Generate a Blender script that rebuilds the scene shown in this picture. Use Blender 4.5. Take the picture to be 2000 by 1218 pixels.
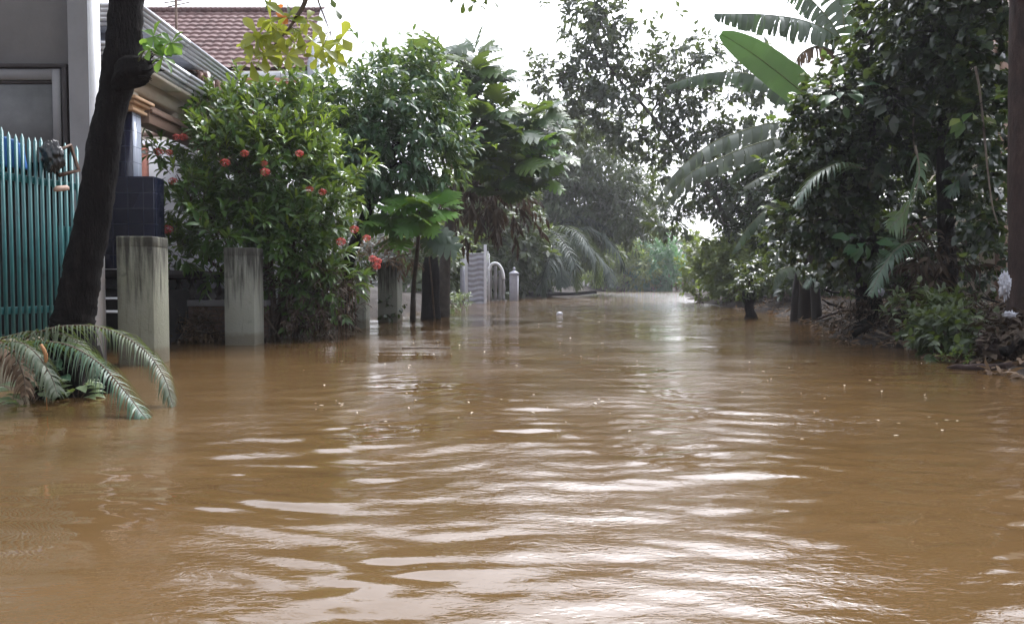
import bpy, math
import numpy as np
from mathutils import Vector

R = math.radians
D = bpy.data
SC = bpy.context.scene
COL = SC.collection
for o in list(D.objects):
    D.objects.remove(o)

# ------------------------------------------------------------------ camera, sky, sun, exposure
F = 1450.0                      # focal length in photograph pixels (2000 wide)
CAMZ = 1.0
HAZE = 0.0006
PITCH = math.atan(55 / F)
cam_d = D.cameras.new('camera')
cam_d.sensor_width = 36.0
cam_d.lens = F / 2000 * 36
cam_d.clip_start = 0.05
cam_d.clip_end = 2000
cam = D.objects.new('camera', cam_d)
COL.objects.link(cam)
cam.location = (0, 0, CAMZ)
cam.rotation_euler = (math.pi / 2 - PITCH, 0, 0)
SC.camera = cam

SUN_EL, SUN_AZ = R(57), R(22)   # azimuth measured from +Y towards +X
w = D.worlds.new('World')
SC.world = w
w.use_nodes = True
nt = w.node_tree
nt.nodes.clear()
out = nt.nodes.new('ShaderNodeOutputWorld')
bg = nt.nodes.new('ShaderNodeBackground')
sky = nt.nodes.new('ShaderNodeTexSky')
sky.sky_type = 'NISHITA'
sky.sun_disc = False
sky.sun_elevation = SUN_EL
sky.sun_rotation = SUN_AZ
sky.air_density = 1.0
sky.dust_density = 6.0
sky.ozone_density = 1.0
hs = nt.nodes.new('ShaderNodeHueSaturation')   # overcast: almost no blue left
hs.inputs['Saturation'].default_value = 0.12
tint = nt.nodes.new('ShaderNodeMix')
tint.data_type = 'RGBA'
tint.blend_type = 'MULTIPLY'
tint.inputs['Factor'].default_value = 1.0
tint.inputs[7].default_value = (0.90, 0.92, 1.0, 1)
bg.inputs['Strength'].default_value = 0.15
nt.links.new(sky.outputs[0], hs.inputs['Color'])
nt.links.new(hs.outputs[0], tint.inputs[6])
nt.links.new(tint.outputs[2], bg.inputs['Color'])
nt.links.new(bg.outputs[0], out.inputs['Surface'])

sd = D.lights.new('sun', 'SUN')
sd.energy = 0.8
sd.angle = R(25)
sd.color = (1.0, 0.97, 0.92)
sun = D.objects.new('sun', sd)
COL.objects.link(sun)
sdir = Vector((math.sin(SUN_AZ) * math.cos(SUN_EL), math.cos(SUN_AZ) * math.cos(SUN_EL), math.sin(SUN_EL)))
sun.rotation_euler = sdir.to_track_quat('Z', 'Y').to_euler()
sun.location = (0, 0, 30)

SC.view_settings.view_transform = 'Standard'
SC.view_settings.look = 'None'
SC.view_settings.gamma = 1
SC.view_settings.exposure = 1.9
SC.render.engine = 'CYCLES'
SC.cycles.max_bounces = 6
SC.cycles.diffuse_bounces = 3
SC.cycles.glossy_bounces = 3
SC.cycles.transmission_bounces = 4
SC.cycles.caustics_reflective = False
SC.cycles.caustics_refractive = False
SC.cycles.use_denoising = True

# ------------------------------------------------------------------ helpers
cp, sp = math.cos(PITCH), math.sin(PITCH)

def at(px, py, Y):
    """world point seen at photograph pixel (px, py), Y metres ahead"""
    u = (px - 1000) / F
    v = (609 - py) / F
    t = Y / (cp + v * sp)
    return np.array([u * t, Y, CAMZ + t * (v * cp - sp)])

def wat(px, py):
    """point of the water surface at a pixel"""
    return at(px, py, F * CAMZ / max(py - 554, 1))

def nrm(a):
    return a / (np.linalg.norm(a, axis=-1, keepdims=True) + 1e-9)

class G:
    """collects geometry for one mesh"""
    def __init__(s):
        s.v = []; s.loops = []; s.cnt = []; s.n = 0
    def add(s, v, faces):
        v = np.asarray(v, float).reshape(-1, 3)
        s.v.append(v)
        for f in faces:
            s.cnt.append(np.array([len(f)], int))
            s.loops.append(np.array(f, int) + s.n)
        s.n += len(v)
    def inst(s, tv, tf, M, T):
        N = len(T)
        if N == 0:
            return
        v = np.einsum('nij,kj->nki', M, tv) + T[:, None, :]
        K = len(tv)
        fl = np.concatenate([np.array(f, int) for f in tf])
        fc = np.array([len(f) for f in tf], int)
        off = (np.arange(N) * K)[:, None]
        s.loops.append((fl[None, :] + off + s.n).ravel())
        s.cnt.append(np.tile(fc, N))
        s.v.append(v.reshape(-1, 3))
        s.n += N * K
    def grid(s, P, close=False):
        """P: (rows, cols, 3) sheet"""
        r, c, _ = P.shape
        idx = np.arange(r * c).reshape(r, c) + s.n
        a = idx[:-1, :-1]; b = idx[:-1, 1:]; d = idx[1:, :-1]; e = idx[1:, 1:]
        q = np.stack([a, b, e, d], -1).reshape(-1, 4)
        if close:
            q2 = np.stack([idx[:-1, -1], idx[:-1, 0], idx[1:, 0], idx[1:, -1]], -1)
            q = np.concatenate([q, q2])
        s.loops.append(q.ravel()); s.cnt.append(np.full(len(q), 4))
        s.v.append(P.reshape(-1, 3)); s.n += r * c
    def box(s, x0, x1, y0, y1, z0, z1):
        v = [(x0, y0, z0), (x1, y0, z0), (x1, y1, z0), (x0, y1, z0), (x0, y0, z1), (x1, y0, z1), (x1, y1, z1), (x0, y1, z1)]
        s.add(v, [(0, 3, 2, 1), (4, 5, 6, 7), (0, 1, 5, 4), (1, 2, 6, 5), (2, 3, 7, 6), (3, 0, 4, 7)])
    def tube(s, pts, rad, n=8, rough=0.0, seed=0, caps=True):
        pts = np.asarray(pts, float)
        rad = np.asarray(rad, float) * np.ones(len(pts))
        tg = nrm(np.gradient(pts, axis=0))
        ref = np.array([0, 1, 0.13]) if abs(tg[0][1]) < 0.8 else np.array([1, 0, 0.1])
        a = nrm(np.cross(tg, ref)); b = np.cross(tg, a)
        th = np.linspace(0, 2 * np.pi, n, endpoint=False)
        rr = rad[:, None] * np.ones((1, n))
        if rough:
            rg = np.random.default_rng(seed)
            ph = rg.uniform(0, 6.28, 6); k = np.arange(len(pts))[:, None]
            rr = rr * (1 + rough * (np.sin(3 * th + ph[0] + k * .31) * .5 + np.sin(5 * th + ph[1] - k * .53) * .4 + np.sin(2 * th + ph[2] + k * .9) * .5 + rg.normal(0, .35, rr.shape)))
        P = pts[:, None, :] + rr[..., None] * (np.cos(th)[None, :, None] * a[:, None, :] + np.sin(th)[None, :, None] * b[:, None, :])
        base = s.n
        s.grid(P, close=True)
        if caps:
            m = len(pts)
            s.loops.append(base + np.arange(n)[::-1]); s.cnt.append(np.array([n]))
            s.loops.append(base + (m - 1) * n + np.arange(n)); s.cnt.append(np.array([n]))
    def build(s, name, mat, parent=None, origin=None, smooth=False, bevel=0):
        me = D.meshes.new(name)
        v = np.concatenate(s.v)
        org = np.zeros(3)
        if parent is not None:
            p = parent
            while p is not None:
                org = org + np.array(p.location); p = p.parent
        elif origin is not None:
            org = np.array(origin, float)
        v = v - org
        lo = np.concatenate(s.loops); ct = np.concatenate(s.cnt)
        me.vertices.add(len(v)); me.vertices.foreach_set('co', v.astype(np.float32).ravel())
        me.loops.add(len(lo)); me.loops.foreach_set('vertex_index', lo.astype(np.int32))
        me.polygons.add(len(ct))
        st = np.concatenate([[0], np.cumsum(ct)[:-1]])
        me.polygons.foreach_set('loop_start', st.astype(np.int32))
        me.polygons.foreach_set('loop_total', ct.astype(np.int32))
        if smooth:
            me.polygons.foreach_set('use_smooth', np.ones(len(ct), bool))
        me.update(calc_edges=True)
        me.materials.append(mat)
        o = D.objects.new(name, me)
        COL.objects.link(o)
        if parent is not None:
            o.parent = parent
        elif origin is not None:
            o.location = origin
        if bevel:
            b = o.modifiers.new('bevel', 'BEVEL'); b.width = bevel; b.segments = 2; b.limit_method = 'ANGLE'
        return o

def tag(o, label=None, cat=None, group=None, kind=None):
    if label: o['label'] = label
    if cat: o['category'] = cat
    if group: o['group'] = group
    if kind: o['kind'] = kind
    return o

def thing(name, label, cat, loc, group=None):
    o = D.objects.new(name, None)
    o.empty_display_size = 0.1
    COL.objects.link(o)
    o.location = [float(c) for c in loc]
    return tag(o, label, cat, group)

def curve(pts, n):
    """Catmull-Rom through the points, n samples"""
    P = np.asarray(pts, float)
    if len(P) == 2:
        t = np.linspace(0, 1, n)[:, None]
        return P[0] * (1 - t) + P[1] * t
    P = np.vstack([2 * P[0] - P[1], P, 2 * P[-1] - P[-2]])
    m = len(P) - 3
    res = []
    for u in np.linspace(0, m - 1e-6, n):
        i = int(u); t = u - i
        a, b, c, d = P[i:i + 4]
        res.append(.5 * (2 * b + (c - a) * t + (2 * a - 5 * b + 4 * c - d) * t * t + (3 * b - a - 3 * c + d) * t ** 3))
    return np.array(res)

# ------------------------------------------------------------------ materials
def mat_base(name):
    m = D.materials.new(name)
    m.use_nodes = True
    t = m.node_tree
    t.nodes.clear()
    o = t.nodes.new('ShaderNodeOutputMaterial')
    p = t.nodes.new('ShaderNodeBsdfPrincipled')
    t.links.new(p.outputs[0], o.inputs['Surface'])
    return m, t, p, o

def ramp(t, fac, stops):
    r = t.nodes.new('ShaderNodeValToRGB')
    e = r.color_ramp.elements
    while len(e) < len(stops):
        e.new(0.5)
    for k, (pos, c) in enumerate(stops):
        e[k].position = pos
        e[k].color = (*c, 1)
    t.links.new(fac, r.inputs[0])
    return r.outputs[0]

def noise(t, scale, detail=5, rough=.6, vec=None, coord='Object', stretch=None, dist=0):
    n = t.nodes.new('ShaderNodeTexNoise')
    n.inputs['Scale'].default_value = scale
    n.inputs['Detail'].default_value = detail
    n.inputs['Roughness'].default_value = rough
    n.inputs['Distortion'].default_value = dist
    tc = t.nodes.new('ShaderNodeTexCoord')
    if stretch:
        mp = t.nodes.new('ShaderNodeMapping')
        mp.inputs['Scale'].default_value = stretch
        t.links.new(tc.outputs[coord], mp.inputs[0])
        t.links.new(mp.outputs[0], n.inputs['Vector'])
    else:
        t.links.new(tc.outputs[coord], n.inputs['Vector'])
    return n.outputs[0]

def mixc(t, fac, a, b, mode='MIX'):
    m = t.nodes.new('ShaderNodeMix')
    m.data_type = 'RGBA'; m.blend_type = mode
    for sock, val in ((m.inputs[0], fac), (m.inputs[6], a), (m.inputs[7], b)):
        if isinstance(val, (int, float)): sock.default_value = val
        elif isinstance(val, tuple): sock.default_value = (*val, 1)
        else: t.links.new(val, sock)
    return m.outputs[2]

def math_n(t, op, a, b=0.0, clamp=False):
    m = t.nodes.new('ShaderNodeMath'); m.operation = op; m.use_clamp = clamp
    for sock, val in ((m.inputs[0], a), (m.inputs[1], b)):
        if isinstance(val, (int, float)): sock.default_value = val
        else: t.links.new(val, sock)
    return m.outputs[0]

def bump(t, p, h, strength=.4, dist=.02):
    b = t.nodes.new('ShaderNodeBump')
    b.inputs['Strength'].default_value = strength
    b.inputs['Distance'].default_value = dist
    t.links.new(h, b.inputs['Height'])
    t.links.new(b.outputs[0], p.inputs['Normal'])

def mat_noise(name, stops, scale=6, rough=.85, bump_s=.3, bump_d=.01, stretch=None, detail=6, bscale=None, spec=.3, metal=0):
    m, t, p, o = mat_base(name)
    n = noise(t, scale, detail, .65, stretch=stretch)
    t.links.new(ramp(t, n, stops), p.inputs['Base Color'])
    p.inputs['Roughness'].default_value = rough
    p.inputs['Specular IOR Level'].default_value = spec
    p.inputs['Metallic'].default_value = metal
    if bump_s:
        bump(t, p, noise(t, bscale or scale * 3, 6, .7, stretch=stretch), bump_s, bump_d)
    return m

def mat_leaf(name, cols, trans=.3, rough=.38, tcol=None, spec=.5, dirt=0.0):
    """leaf: colour differs from leaf to leaf; some light passes through"""
    m, t, p, o = mat_base(name)
    g = t.nodes.new('ShaderNodeNewGeometry')
    n = len(cols)
    c = ramp(t, g.outputs['Random Per Island'], [(k / max(n - 1, 1), q) for k, q in enumerate(cols)])
    if dirt:
        c = mixc(t, math_n(t, 'MULTIPLY', noise(t, 1.3, 4), dirt), c, (.09, .065, .04))
    t.links.new(c, p.inputs['Base Color'])
    p.inputs['Roughness'].default_value = rough
    p.inputs['Specular IOR Level'].default_value = spec
    if trans > 0:
        tr = t.nodes.new('ShaderNodeBsdfTranslucent')
        tc = mixc(t, .6, c, tcol or (.22, .30, .03))
        t.links.new(tc, tr.inputs['Color'])
        mx = t.nodes.new('ShaderNodeMixShader')
        mx.inputs[0].default_value = trans
        t.links.new(p.outputs[0], mx.inputs[1])
        t.links.new(tr.outputs[0], mx.inputs[2])
        t.links.new(mx.outputs[0], o.inputs['Surface'])
    return m

def mat_plain(name, col, rough=.6, var=.25, scale=9, spec=.4, metal=0, bump_s=.15):
    a = tuple(c * (1 - var) for c in col); b = tuple(min(1, c * (1 + var)) for c in col)
    return mat_noise(name, [(.3, a), (.7, b)], scale, rough, bump_s, .006, spec=spec, metal=metal)

def mat_stained(name, light, mid, dark, top, height, green=None):
    """rendered concrete with rain streaks and moss growing down from the top edge"""
    m, t, p, o = mat_base(name)
    tc = t.nodes.new('ShaderNodeTexCoord')
    sx = t.nodes.new('ShaderNodeSeparateXYZ')
    t.links.new(tc.outputs['Object'], sx.inputs[0])
    streak = noise(t, 1.0, 6, .6, stretch=(13, 13, 1.1))
    blot = noise(t, 3.2, 7, .65)
    hz = math_n(t, 'DIVIDE', sx.outputs[2], height)
    c = mixc(t, blot, light, mid)
    if green:
        c = mixc(t, math_n(t, 'MULTIPLY', noise(t, 2.1, 4, .5), .9, True), c, green)
    # streak strength rises towards the top
    s = math_n(t, 'ADD', math_n(t, 'MULTIPLY', streak, 1.9), math_n(t, 'MULTIPLY', hz, top))
    s = math_n(t, 'SUBTRACT', s, 1.56)
    s = math_n(t, 'MULTIPLY', s, 2.2, True)
    s = math_n(t, 'MINIMUM', s, .92)
    c = mixc(t, s, c, dark)
    # mould blotches
    q = math_n(t, 'MULTIPLY', math_n(t, 'SUBTRACT', noise(t, 5.5, 5, .6), .62), 6, True)
    c = mixc(t, math_n(t, 'MULTIPLY', q, .7), c, dark)
    # damp silty band just above the water
    wet = math_n(t, 'ADD', math_n(t, 'SUBTRACT', .74, sx.outputs[2]), math_n(t, 'MULTIPLY', noise(t, 7, 4), .16))
    c = mixc(t, math_n(t, 'MULTIPLY', math_n(t, 'MULTIPLY', wet, 14, True), .55), c, (.10, .075, .045))
    t.links.new(c, p.inputs['Base Color'])
    p.inputs['Roughness'].default_value = .9
    p.inputs['Specular IOR Level'].default_value = .2
    bump(t, p, noise(t, 22, 6, .7), .5, .02)
    return m

M = {}
M['post'] = mat_stained('stained_concrete', (.24, .235, .205), (.165, .16, .135), (.03, .028, .023), .95, 2.0, (.15, .16, .10))
M['post_pale'] = mat_stained('pale_concrete', (.29, .30, .27), (.21, .22, .19), (.035, .034, .03), .95, 2.0, (.21, .22, .18))
M['plaster'] = mat_noise('grey_plaster', [(.25, (.17, .165, .17)), (.55, (.215, .21, .215)), (.8, (.25, .245, .25))], 1.1, .9, .25, .01, bscale=9)
M['plaster_white'] = mat_noise('white_plaster', [(.25, (.55, .56, .58)), (.7, (.72, .73, .76))], 2.0, .8, .15, .008, bscale=10)
M['dark_wood'] = mat_noise('dark_frame', [(.3, (.018, .015, .016)), (.7, (.045, .036, .035))], 4, .7, .3, .006, stretch=(1, 1, .2))
M['shutter'] = mat_noise('grey_shutter', [(.3, (.085, .085, .09)), (.7, (.14, .14, .145))], 2.4, .6, .1, .004)
M['dark'] = mat_noise('dark_interior', [(.3, (.012, .011, .012)), (.7, (.03, .027, .026))], 3, .9, .2, .01)
M['teal'] = mat_noise('teal_paint', [(.25, (.012, .04, .042)), (.42, (.016, .10, .105)), (.75, (.024, .135, .135))], 5, .45, .15, .003, spec=.5)
M['bark'] = mat_noise('dark_bark', [(.25, (.003, .0025, .0025)), (.55, (.008, .0065, .006)), (.8, (.028, .023, .021))], 6, .95, 1.0, .05, stretch=(2.2, 2.2, .6), bscale=16, spec=.1)
M['bark_red'] = mat_noise('reddish_bark', [(.25, (.012, .008, .007)), (.6, (.04, .025, .021)), (.85, (.085, .06, .05))], 6, .95, .9, .03, stretch=(2.2, 2.2, .6), bscale=15)
M['bark_grey'] = mat_noise('grey_bark', [(.25, (.03, .027, .025)), (.7, (.09, .08, .07))], 5, .95, .6, .02)
M['twig'] = mat_noise('brown_twig', [(.25, (.035, .025, .018)), (.7, (.11, .08, .055))], 12, .9, .3, .005)
M['twig_green'] = mat_noise('green_stem', [(.3, (.05, .07, .025)), (.7, (.12, .13, .05))], 12, .7, .2, .004)

# leaves
M['ixora'] = mat_leaf('ixora_leaf', [(.020, .052, .012), (.035, .088, .018), (.055, .125, .024), (.085, .16, .032)], .3, .32)
M['ixora_young'] = mat_leaf('young_leaf', [(.14, .24, .025), (.22, .32, .04)], .4, .4, (.35, .45, .05))
M['lush'] = mat_leaf('lush_leaf', [(.020, .068, .030), (.035, .10, .042), (.06, .14, .056)], .28, .40)
M['lobed'] = mat_leaf('lobed_leaf', [(.02, .052, .028), (.035, .075, .038), (.045, .095, .035), (.10, .16, .03)], .3, .45)
M['lobed_young'] = mat_leaf('bright_lobed_leaf', [(.055, .16, .025), (.09, .22, .035), (.12, .25, .05)], .4, .45)
M['yellow'] = mat_leaf('yellowing_leaf', [(.13, .18, .02), (.19, .22, .025), (.24, .25, .035)], .45, .45, (.34, .37, .04))
M['sprout'] = mat_leaf('sprout_leaf', [(.05, .14, .02), (.08, .20, .03)], .5, .4, (.30, .45, .06))
M['olive'] = mat_leaf('olive_leaf', [(.024, .042, .018), (.042, .065, .026), (.065, .09, .035)], .25, .5)
M['greyleaf'] = mat_leaf('grey_green_leaf', [(.028, .042, .032), (.045, .06, .045), (.06, .075, .06)], .2, .5)
M['vine'] = mat_leaf('dark_vine_leaf', [(.010, .022, .013), (.020, .038, .021), (.034, .058, .029)], .2, .27, spec=.8)
M['vine_light'] = mat_leaf('light_vine_leaf', [(.05, .11, .03), (.09, .16, .04), (.16, .2, .04)], .35, .4)
M['banana'] = mat_leaf('banana_leaf', [(.045, .085, .055), (.06, .105, .065)], .25, .4, (.10, .17, .06), dirt=.45)
M['banana_pale'] = mat_leaf('torn_banana_leaf', [(.10, .14, .11), (.13, .165, .135)], .25, .45, (.2, .26, .15), dirt=.5)
M['banana_green'] = mat_leaf('fresh_banana_leaf', [(.035, .075, .025), (.04, .085, .028)], .32, .42, (.09, .18, .045), dirt=.3)
M['dry'] = mat_leaf('dry_leaf', [(.05, .03, .018), (.10, .065, .04), (.16, .11, .07)], .2, .7, (.2, .12, .05), spec=.2)
M['palm'] = mat_leaf('palm_leaflet', [(.016, .045, .026), (.026, .065, .036), (.038, .085, .042)], .2, .45)
M['dry_dark'] = mat_leaf('dark_dead_leaf', [(.022, .015, .010), (.045, .032, .022), (.075, .055, .038)], .15, .75, (.08, .05, .025), spec=.2)
M['palm_grey'] = mat_leaf('dusty_palm_leaflet', [(.045, .062, .036), (.07, .088, .05), (.026, .052, .027)], .2, .55)
M['palm_dark'] = mat_leaf('dark_palm_leaflet', [(.022, .036, .03), (.035, .052, .042), (.045, .058, .048)], .15, .6, spec=.2)
M['bamboo'] = mat_leaf('bamboo_leaf', [(.12, .17, .035), (.16, .20, .045), (.08, .14, .04)], .5, .5, (.32, .42, .06))
M['bamboo_b'] = mat_leaf('bluish_leaf', [(.04, .13, .055), (.06, .16, .065)], .45, .5, (.16, .36, .10))
M['light_bush'] = mat_leaf('light_bush_leaf', [(.05, .075, .03), (.08, .11, .035), (.12, .15, .045)], .4, .5, (.26, .34, .05))
M['red'] = mat_leaf('red_petal', [(.42, .03, .03), (.55, .06, .05), (.6, .10, .07)], .25, .5, (.6, .1, .06))
M['orange_leaf'] = mat_leaf('orange_leaf', [(.35, .12, .03), (.45, .16, .05)], .4, .5, (.6, .2, .04))
# ------------------------------------------------------------------ plant tools
def leaf_tmpl(wd=.36, fold=.06, droop=.14):
    v = np.array([(0, 0, 0), (.4, 0, 0), (.75, 0, -.04), (1, 0, -droop), (.38, -wd / 2, fold), (.74, -wd * .34, fold * .3), (.38, wd / 2, fold), (.74, wd * .34, fold * .3)])
    f = [(0, 1, 4), (0, 6, 1), (1, 2, 5, 4), (1, 6, 7, 2), (2, 3, 5), (2, 7, 3)]
    return v, f

def heart_tmpl():
    v = np.array([(0, 0, 0), (.45, 0, .02), (1, 0, -.16), (-.12, -.28, .03), (.25, -.46, .05), (.65, -.26, 0), (-.12, .28, .03), (.25, .46, .05), (.65, .26, 0)])
    f = [(0, 1, 4, 3), (1, 2, 5, 4), (0, 6, 7, 1), (1, 7, 8, 2)]
    return v, f

def obovate_tmpl():
    v = np.array([(0, 0, 0), (.35, 0, .0), (.7, 0, -.02), (1, 0, -.12), (.35, -.13, .03), (.72, -.27, .05), (.93, -.15, -.03), (.35, .13, .03), (.72, .27, .05), (.93, .15, -.03)])
    f = [(0, 1, 4), (1, 2, 5, 4), (2, 3, 6, 5), (0, 7, 1), (1, 7, 8, 2), (2, 8, 9, 3)]
    return v, f

def far_tmpl(wd=.45):
    v = np.array([(0, 0, 0), (.5, -wd / 2, .05), (1, 0, -.1), (.5, wd / 2, .05), (.5, 0, -.02)])
    return v, [(0, 4, 1), (1, 4, 2), (0, 3, 4), (3, 2, 4)]

def lobed_tmpl(nl=5, wd=.42, cut=.62):
    v = []; f = []
    ts = np.linspace(.1, .86, nl + 1)
    mid = [len(v) + k for k in range(nl + 1)]
    for t in ts: v.append((t, 0, .03 - .18 * t * t))
    v.append((0, 0, 0)); base = len(v) - 1
    v.append((1.02, 0, -.2)); tip = len(v) - 1
    for sgn in (-1, 1):
        prof = lambda t: wd * (math.sin(math.pi * min(1, t * .9 + .12)) ** .7)
        sin_i = []
        for k, t in enumerate(ts):
            v.append((t + .02, sgn * prof(t) * (1 - cut) * .55, .06 - .18 * t * t)); sin_i.append(len(v) - 1)
        f.append((base, mid[0], sin_i[0]) if sgn < 0 else (base, sin_i[0], mid[0]))
        for k in range(nl):
            t = (ts[k] + ts[k + 1]) / 2
            W = prof(t)
            v.append((t + .03, sgn * W * .86, .03 - .2 * t * t)); a = len(v) - 1
            v.append((t + .14, sgn * W, -.03 - .2 * t * t)); b = len(v) - 1
            v.append((t + .15, sgn * W * .72, .02 - .2 * t * t)); c = len(v) - 1
            f.append((mid[k], sin_i[k], a, b, c, sin_i[k + 1], mid[k + 1]) if sgn > 0 else (mid[k], mid[k + 1], sin_i[k + 1], c, b, a, sin_i[k]))
        f.append((mid[-1], sin_i[-1], tip) if sgn > 0 else (mid[-1], tip, sin_i[-1]))
    return np.array(v), f

def frames(d, up, size):
    x = nrm(d); z = nrm(up - (up * x).sum(-1, keepdims=True) * x); y = np.cross(z, x)
    return np.stack([x, y, z], -1) * size[:, None, None]

def blob_points(blobs, n, rg, shell=.55, gap=0.0):
    """twig points in an uneven crown made of overlapping lumps; returns points and outward directions"""
    area = np.array([b[3] * b[4] for b in blobs], float); share = area / area.sum()
    P = []; O = []
    for b, s in zip(blobs, share):
        k = max(3, int(n * s))
        px, py, Y, rx, ry, rd = b
        c = at(px, py, Y)
        r = np.array([rx / F * Y, rd, ry / F * Y])
        u = nrm(rg.normal(size=(k, 3)))
        ph = rg.uniform(0, 6.28, (4, 3)); fr = rg.uniform(2, 5, (4, 3))
        lump = 1 + .13 * sum(np.sin(u @ fr[i] + ph[i, 0]) for i in range(4))
        rad = (shell + (1 - shell) * rg.uniform(0, 1, k)) ** .8 * lump
        p = c + u * r * rad[:, None]
        if gap:
            q = np.sin(p[:, 0] * 3.1 / r[0] + ph[0, 0]) + np.sin(p[:, 1] * 2.7 / r[1] + ph[1, 0]) + np.sin(p[:, 2] * 3.7 / r[2] + ph[2, 0]) + rg.normal(0, .5, k)
            keep = q > (-2 + gap * 3)
            p, u = p[keep], u[keep]
        P.append(p); O.append(nrm(u * (1 / r)))
    return np.concatenate(P), np.concatenate(O)

def add_twigs(g, P, O, rg, tm, size, nl=7, length=.35, up=.35, droop=.25, spread=1.0, gs=None, srad=.004, szvar=.3, flat=.6):
    """each twig carries nl leaves set round its axis"""
    n = len(P)
    a = nrm(O + rg.normal(0, .45, (n, 3)) + np.array([0, 0, up]))
    ref = nrm(np.cross(a, rg.normal(size=(n, 3)))); b = np.cross(a, ref)
    L = length * rg.uniform(.6, 1.3, n)
    TP = []; TD = []; TU = []; TS = []
    for k in range(nl):
        t = .15 + .85 * (k + 1) / nl
        th = k * 2.4 + rg.uniform(-.5, .5, n)
        rad = np.cos(th)[:, None] * ref + np.sin(th)[:, None] * b
        tilt = spread * (1.15 - .6 * t) + rg.normal(0, .15, n)
        d = a * np.cos(tilt)[:, None] + rad * np.sin(tilt)[:, None]
        d = d + np.array([0, 0, -1]) * (droop + rg.normal(0, .12, n))[:, None]
        TP.append(P + a * (L * t)[:, None]); TD.append(d)
        TU.append(a * (1 - flat) + np.array([0, 0, flat]) + rg.normal(0, .22, (n, 3)))
        TS.append(size * (1 - .25 * t) * rg.uniform(1 - szvar, 1 + szvar, n))
    d = np.concatenate(TD); s = np.concatenate(TS)
    g.inst(tm[0], tm[1], frames(d, np.concatenate(TU), s), np.concatenate(TP))
    if gs is not None:
        sv = np.array([(0, -1, -.6), (0, 1, -.6), (0, 0, 1), (1, -.5, -.3), (1, .5, -.3), (1, 0, .5)], float)
        Ms = np.stack([a * L[:, None] * 1.02, ref * srad, b * srad], -1)
        gs.inst(sv, [(0, 1, 4, 3), (1, 2, 5, 4), (2, 0, 3, 5)], Ms, P)
    return a, L

def limbs(g, root, targets, r0, rg, sag=.15, n=7, r1=.008, rough=.05, sides=6):
    """branches from a trunk point out to the lumps of the crown"""
    for q in targets:
        q = np.asarray(q); m = (root + q) / 2 + rg.normal(0, .06, 3) * np.linalg.norm(q - root) + np.array([0, 0, sag * np.linalg.norm(q - root) * .4])
        c = curve([root, m, q], n)
        g.tube(c, np.linspace(r0, r1, n), sides, rough, int(rg.integers(1e6)))

def tree(name, label, cat, base, trunk, rad, blobs, mat, bark, ntw, nl, tm, size, seed, group=None, length=.4, up=.3, droop=.25,
         shell=.5, gap=0.0, young=None, young_p=.1, stems=True, limb_r=.06, spread=1.0, flat=.6, sub=0, crown_name='crown'):
    rg = np.random.default_rng(seed)
    t = thing(name, label, cat, base, group)
    gt = G()
    c = curve(trunk, 18)
    gt.tube(c, np.interp(np.linspace(0, 1, 18), np.linspace(0, 1, len(rad)), rad), 10, .06, seed)
    for i, b in enumerate(blobs):
        ctr = at(b[0], b[1], b[2])
        k = int(np.clip(np.argmin(np.linalg.norm(c - (ctr - np.array([0, 0, .3])), axis=1)), 5, 17))
        limbs(gt, c[k], [ctr], limb_r, rg)
        for j in range(sub):
            e = ctr + nrm(rg.normal(size=3)) * np.array([b[3] / F * b[2], b[5], b[4] / F * b[2]]) * rg.uniform(.6, .95)
            limbs(gt, (c[k] + 2 * ctr) / 3, [e], limb_r * .45, rg, .1, 6, .004)
    P, O = blob_points(blobs, ntw, rg, shell, gap)
    g = G()
    ym = np.zeros(len(P), bool)
    if young:
        ym = (rg.uniform(size=len(P)) < young_p) & (O[:, 2] > .05)
    add_twigs(g, P[~ym], O[~ym], rg, tm, size, nl, length, up, droop, spread, gt if stems else None, flat=flat)
    gt.build('trunk', bark, t, smooth=True)
    g.build(crown_name, mat, t)
    if young and ym.any():
        gy = G()
        add_twigs(gy, P[ym] + O[ym] * .08, O[ym], rg, tm, size * .85, nl, length, up + .4, droop * .2, spread * .75, None)
        gy.build('young_leaves', young, t)
    return t

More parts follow.
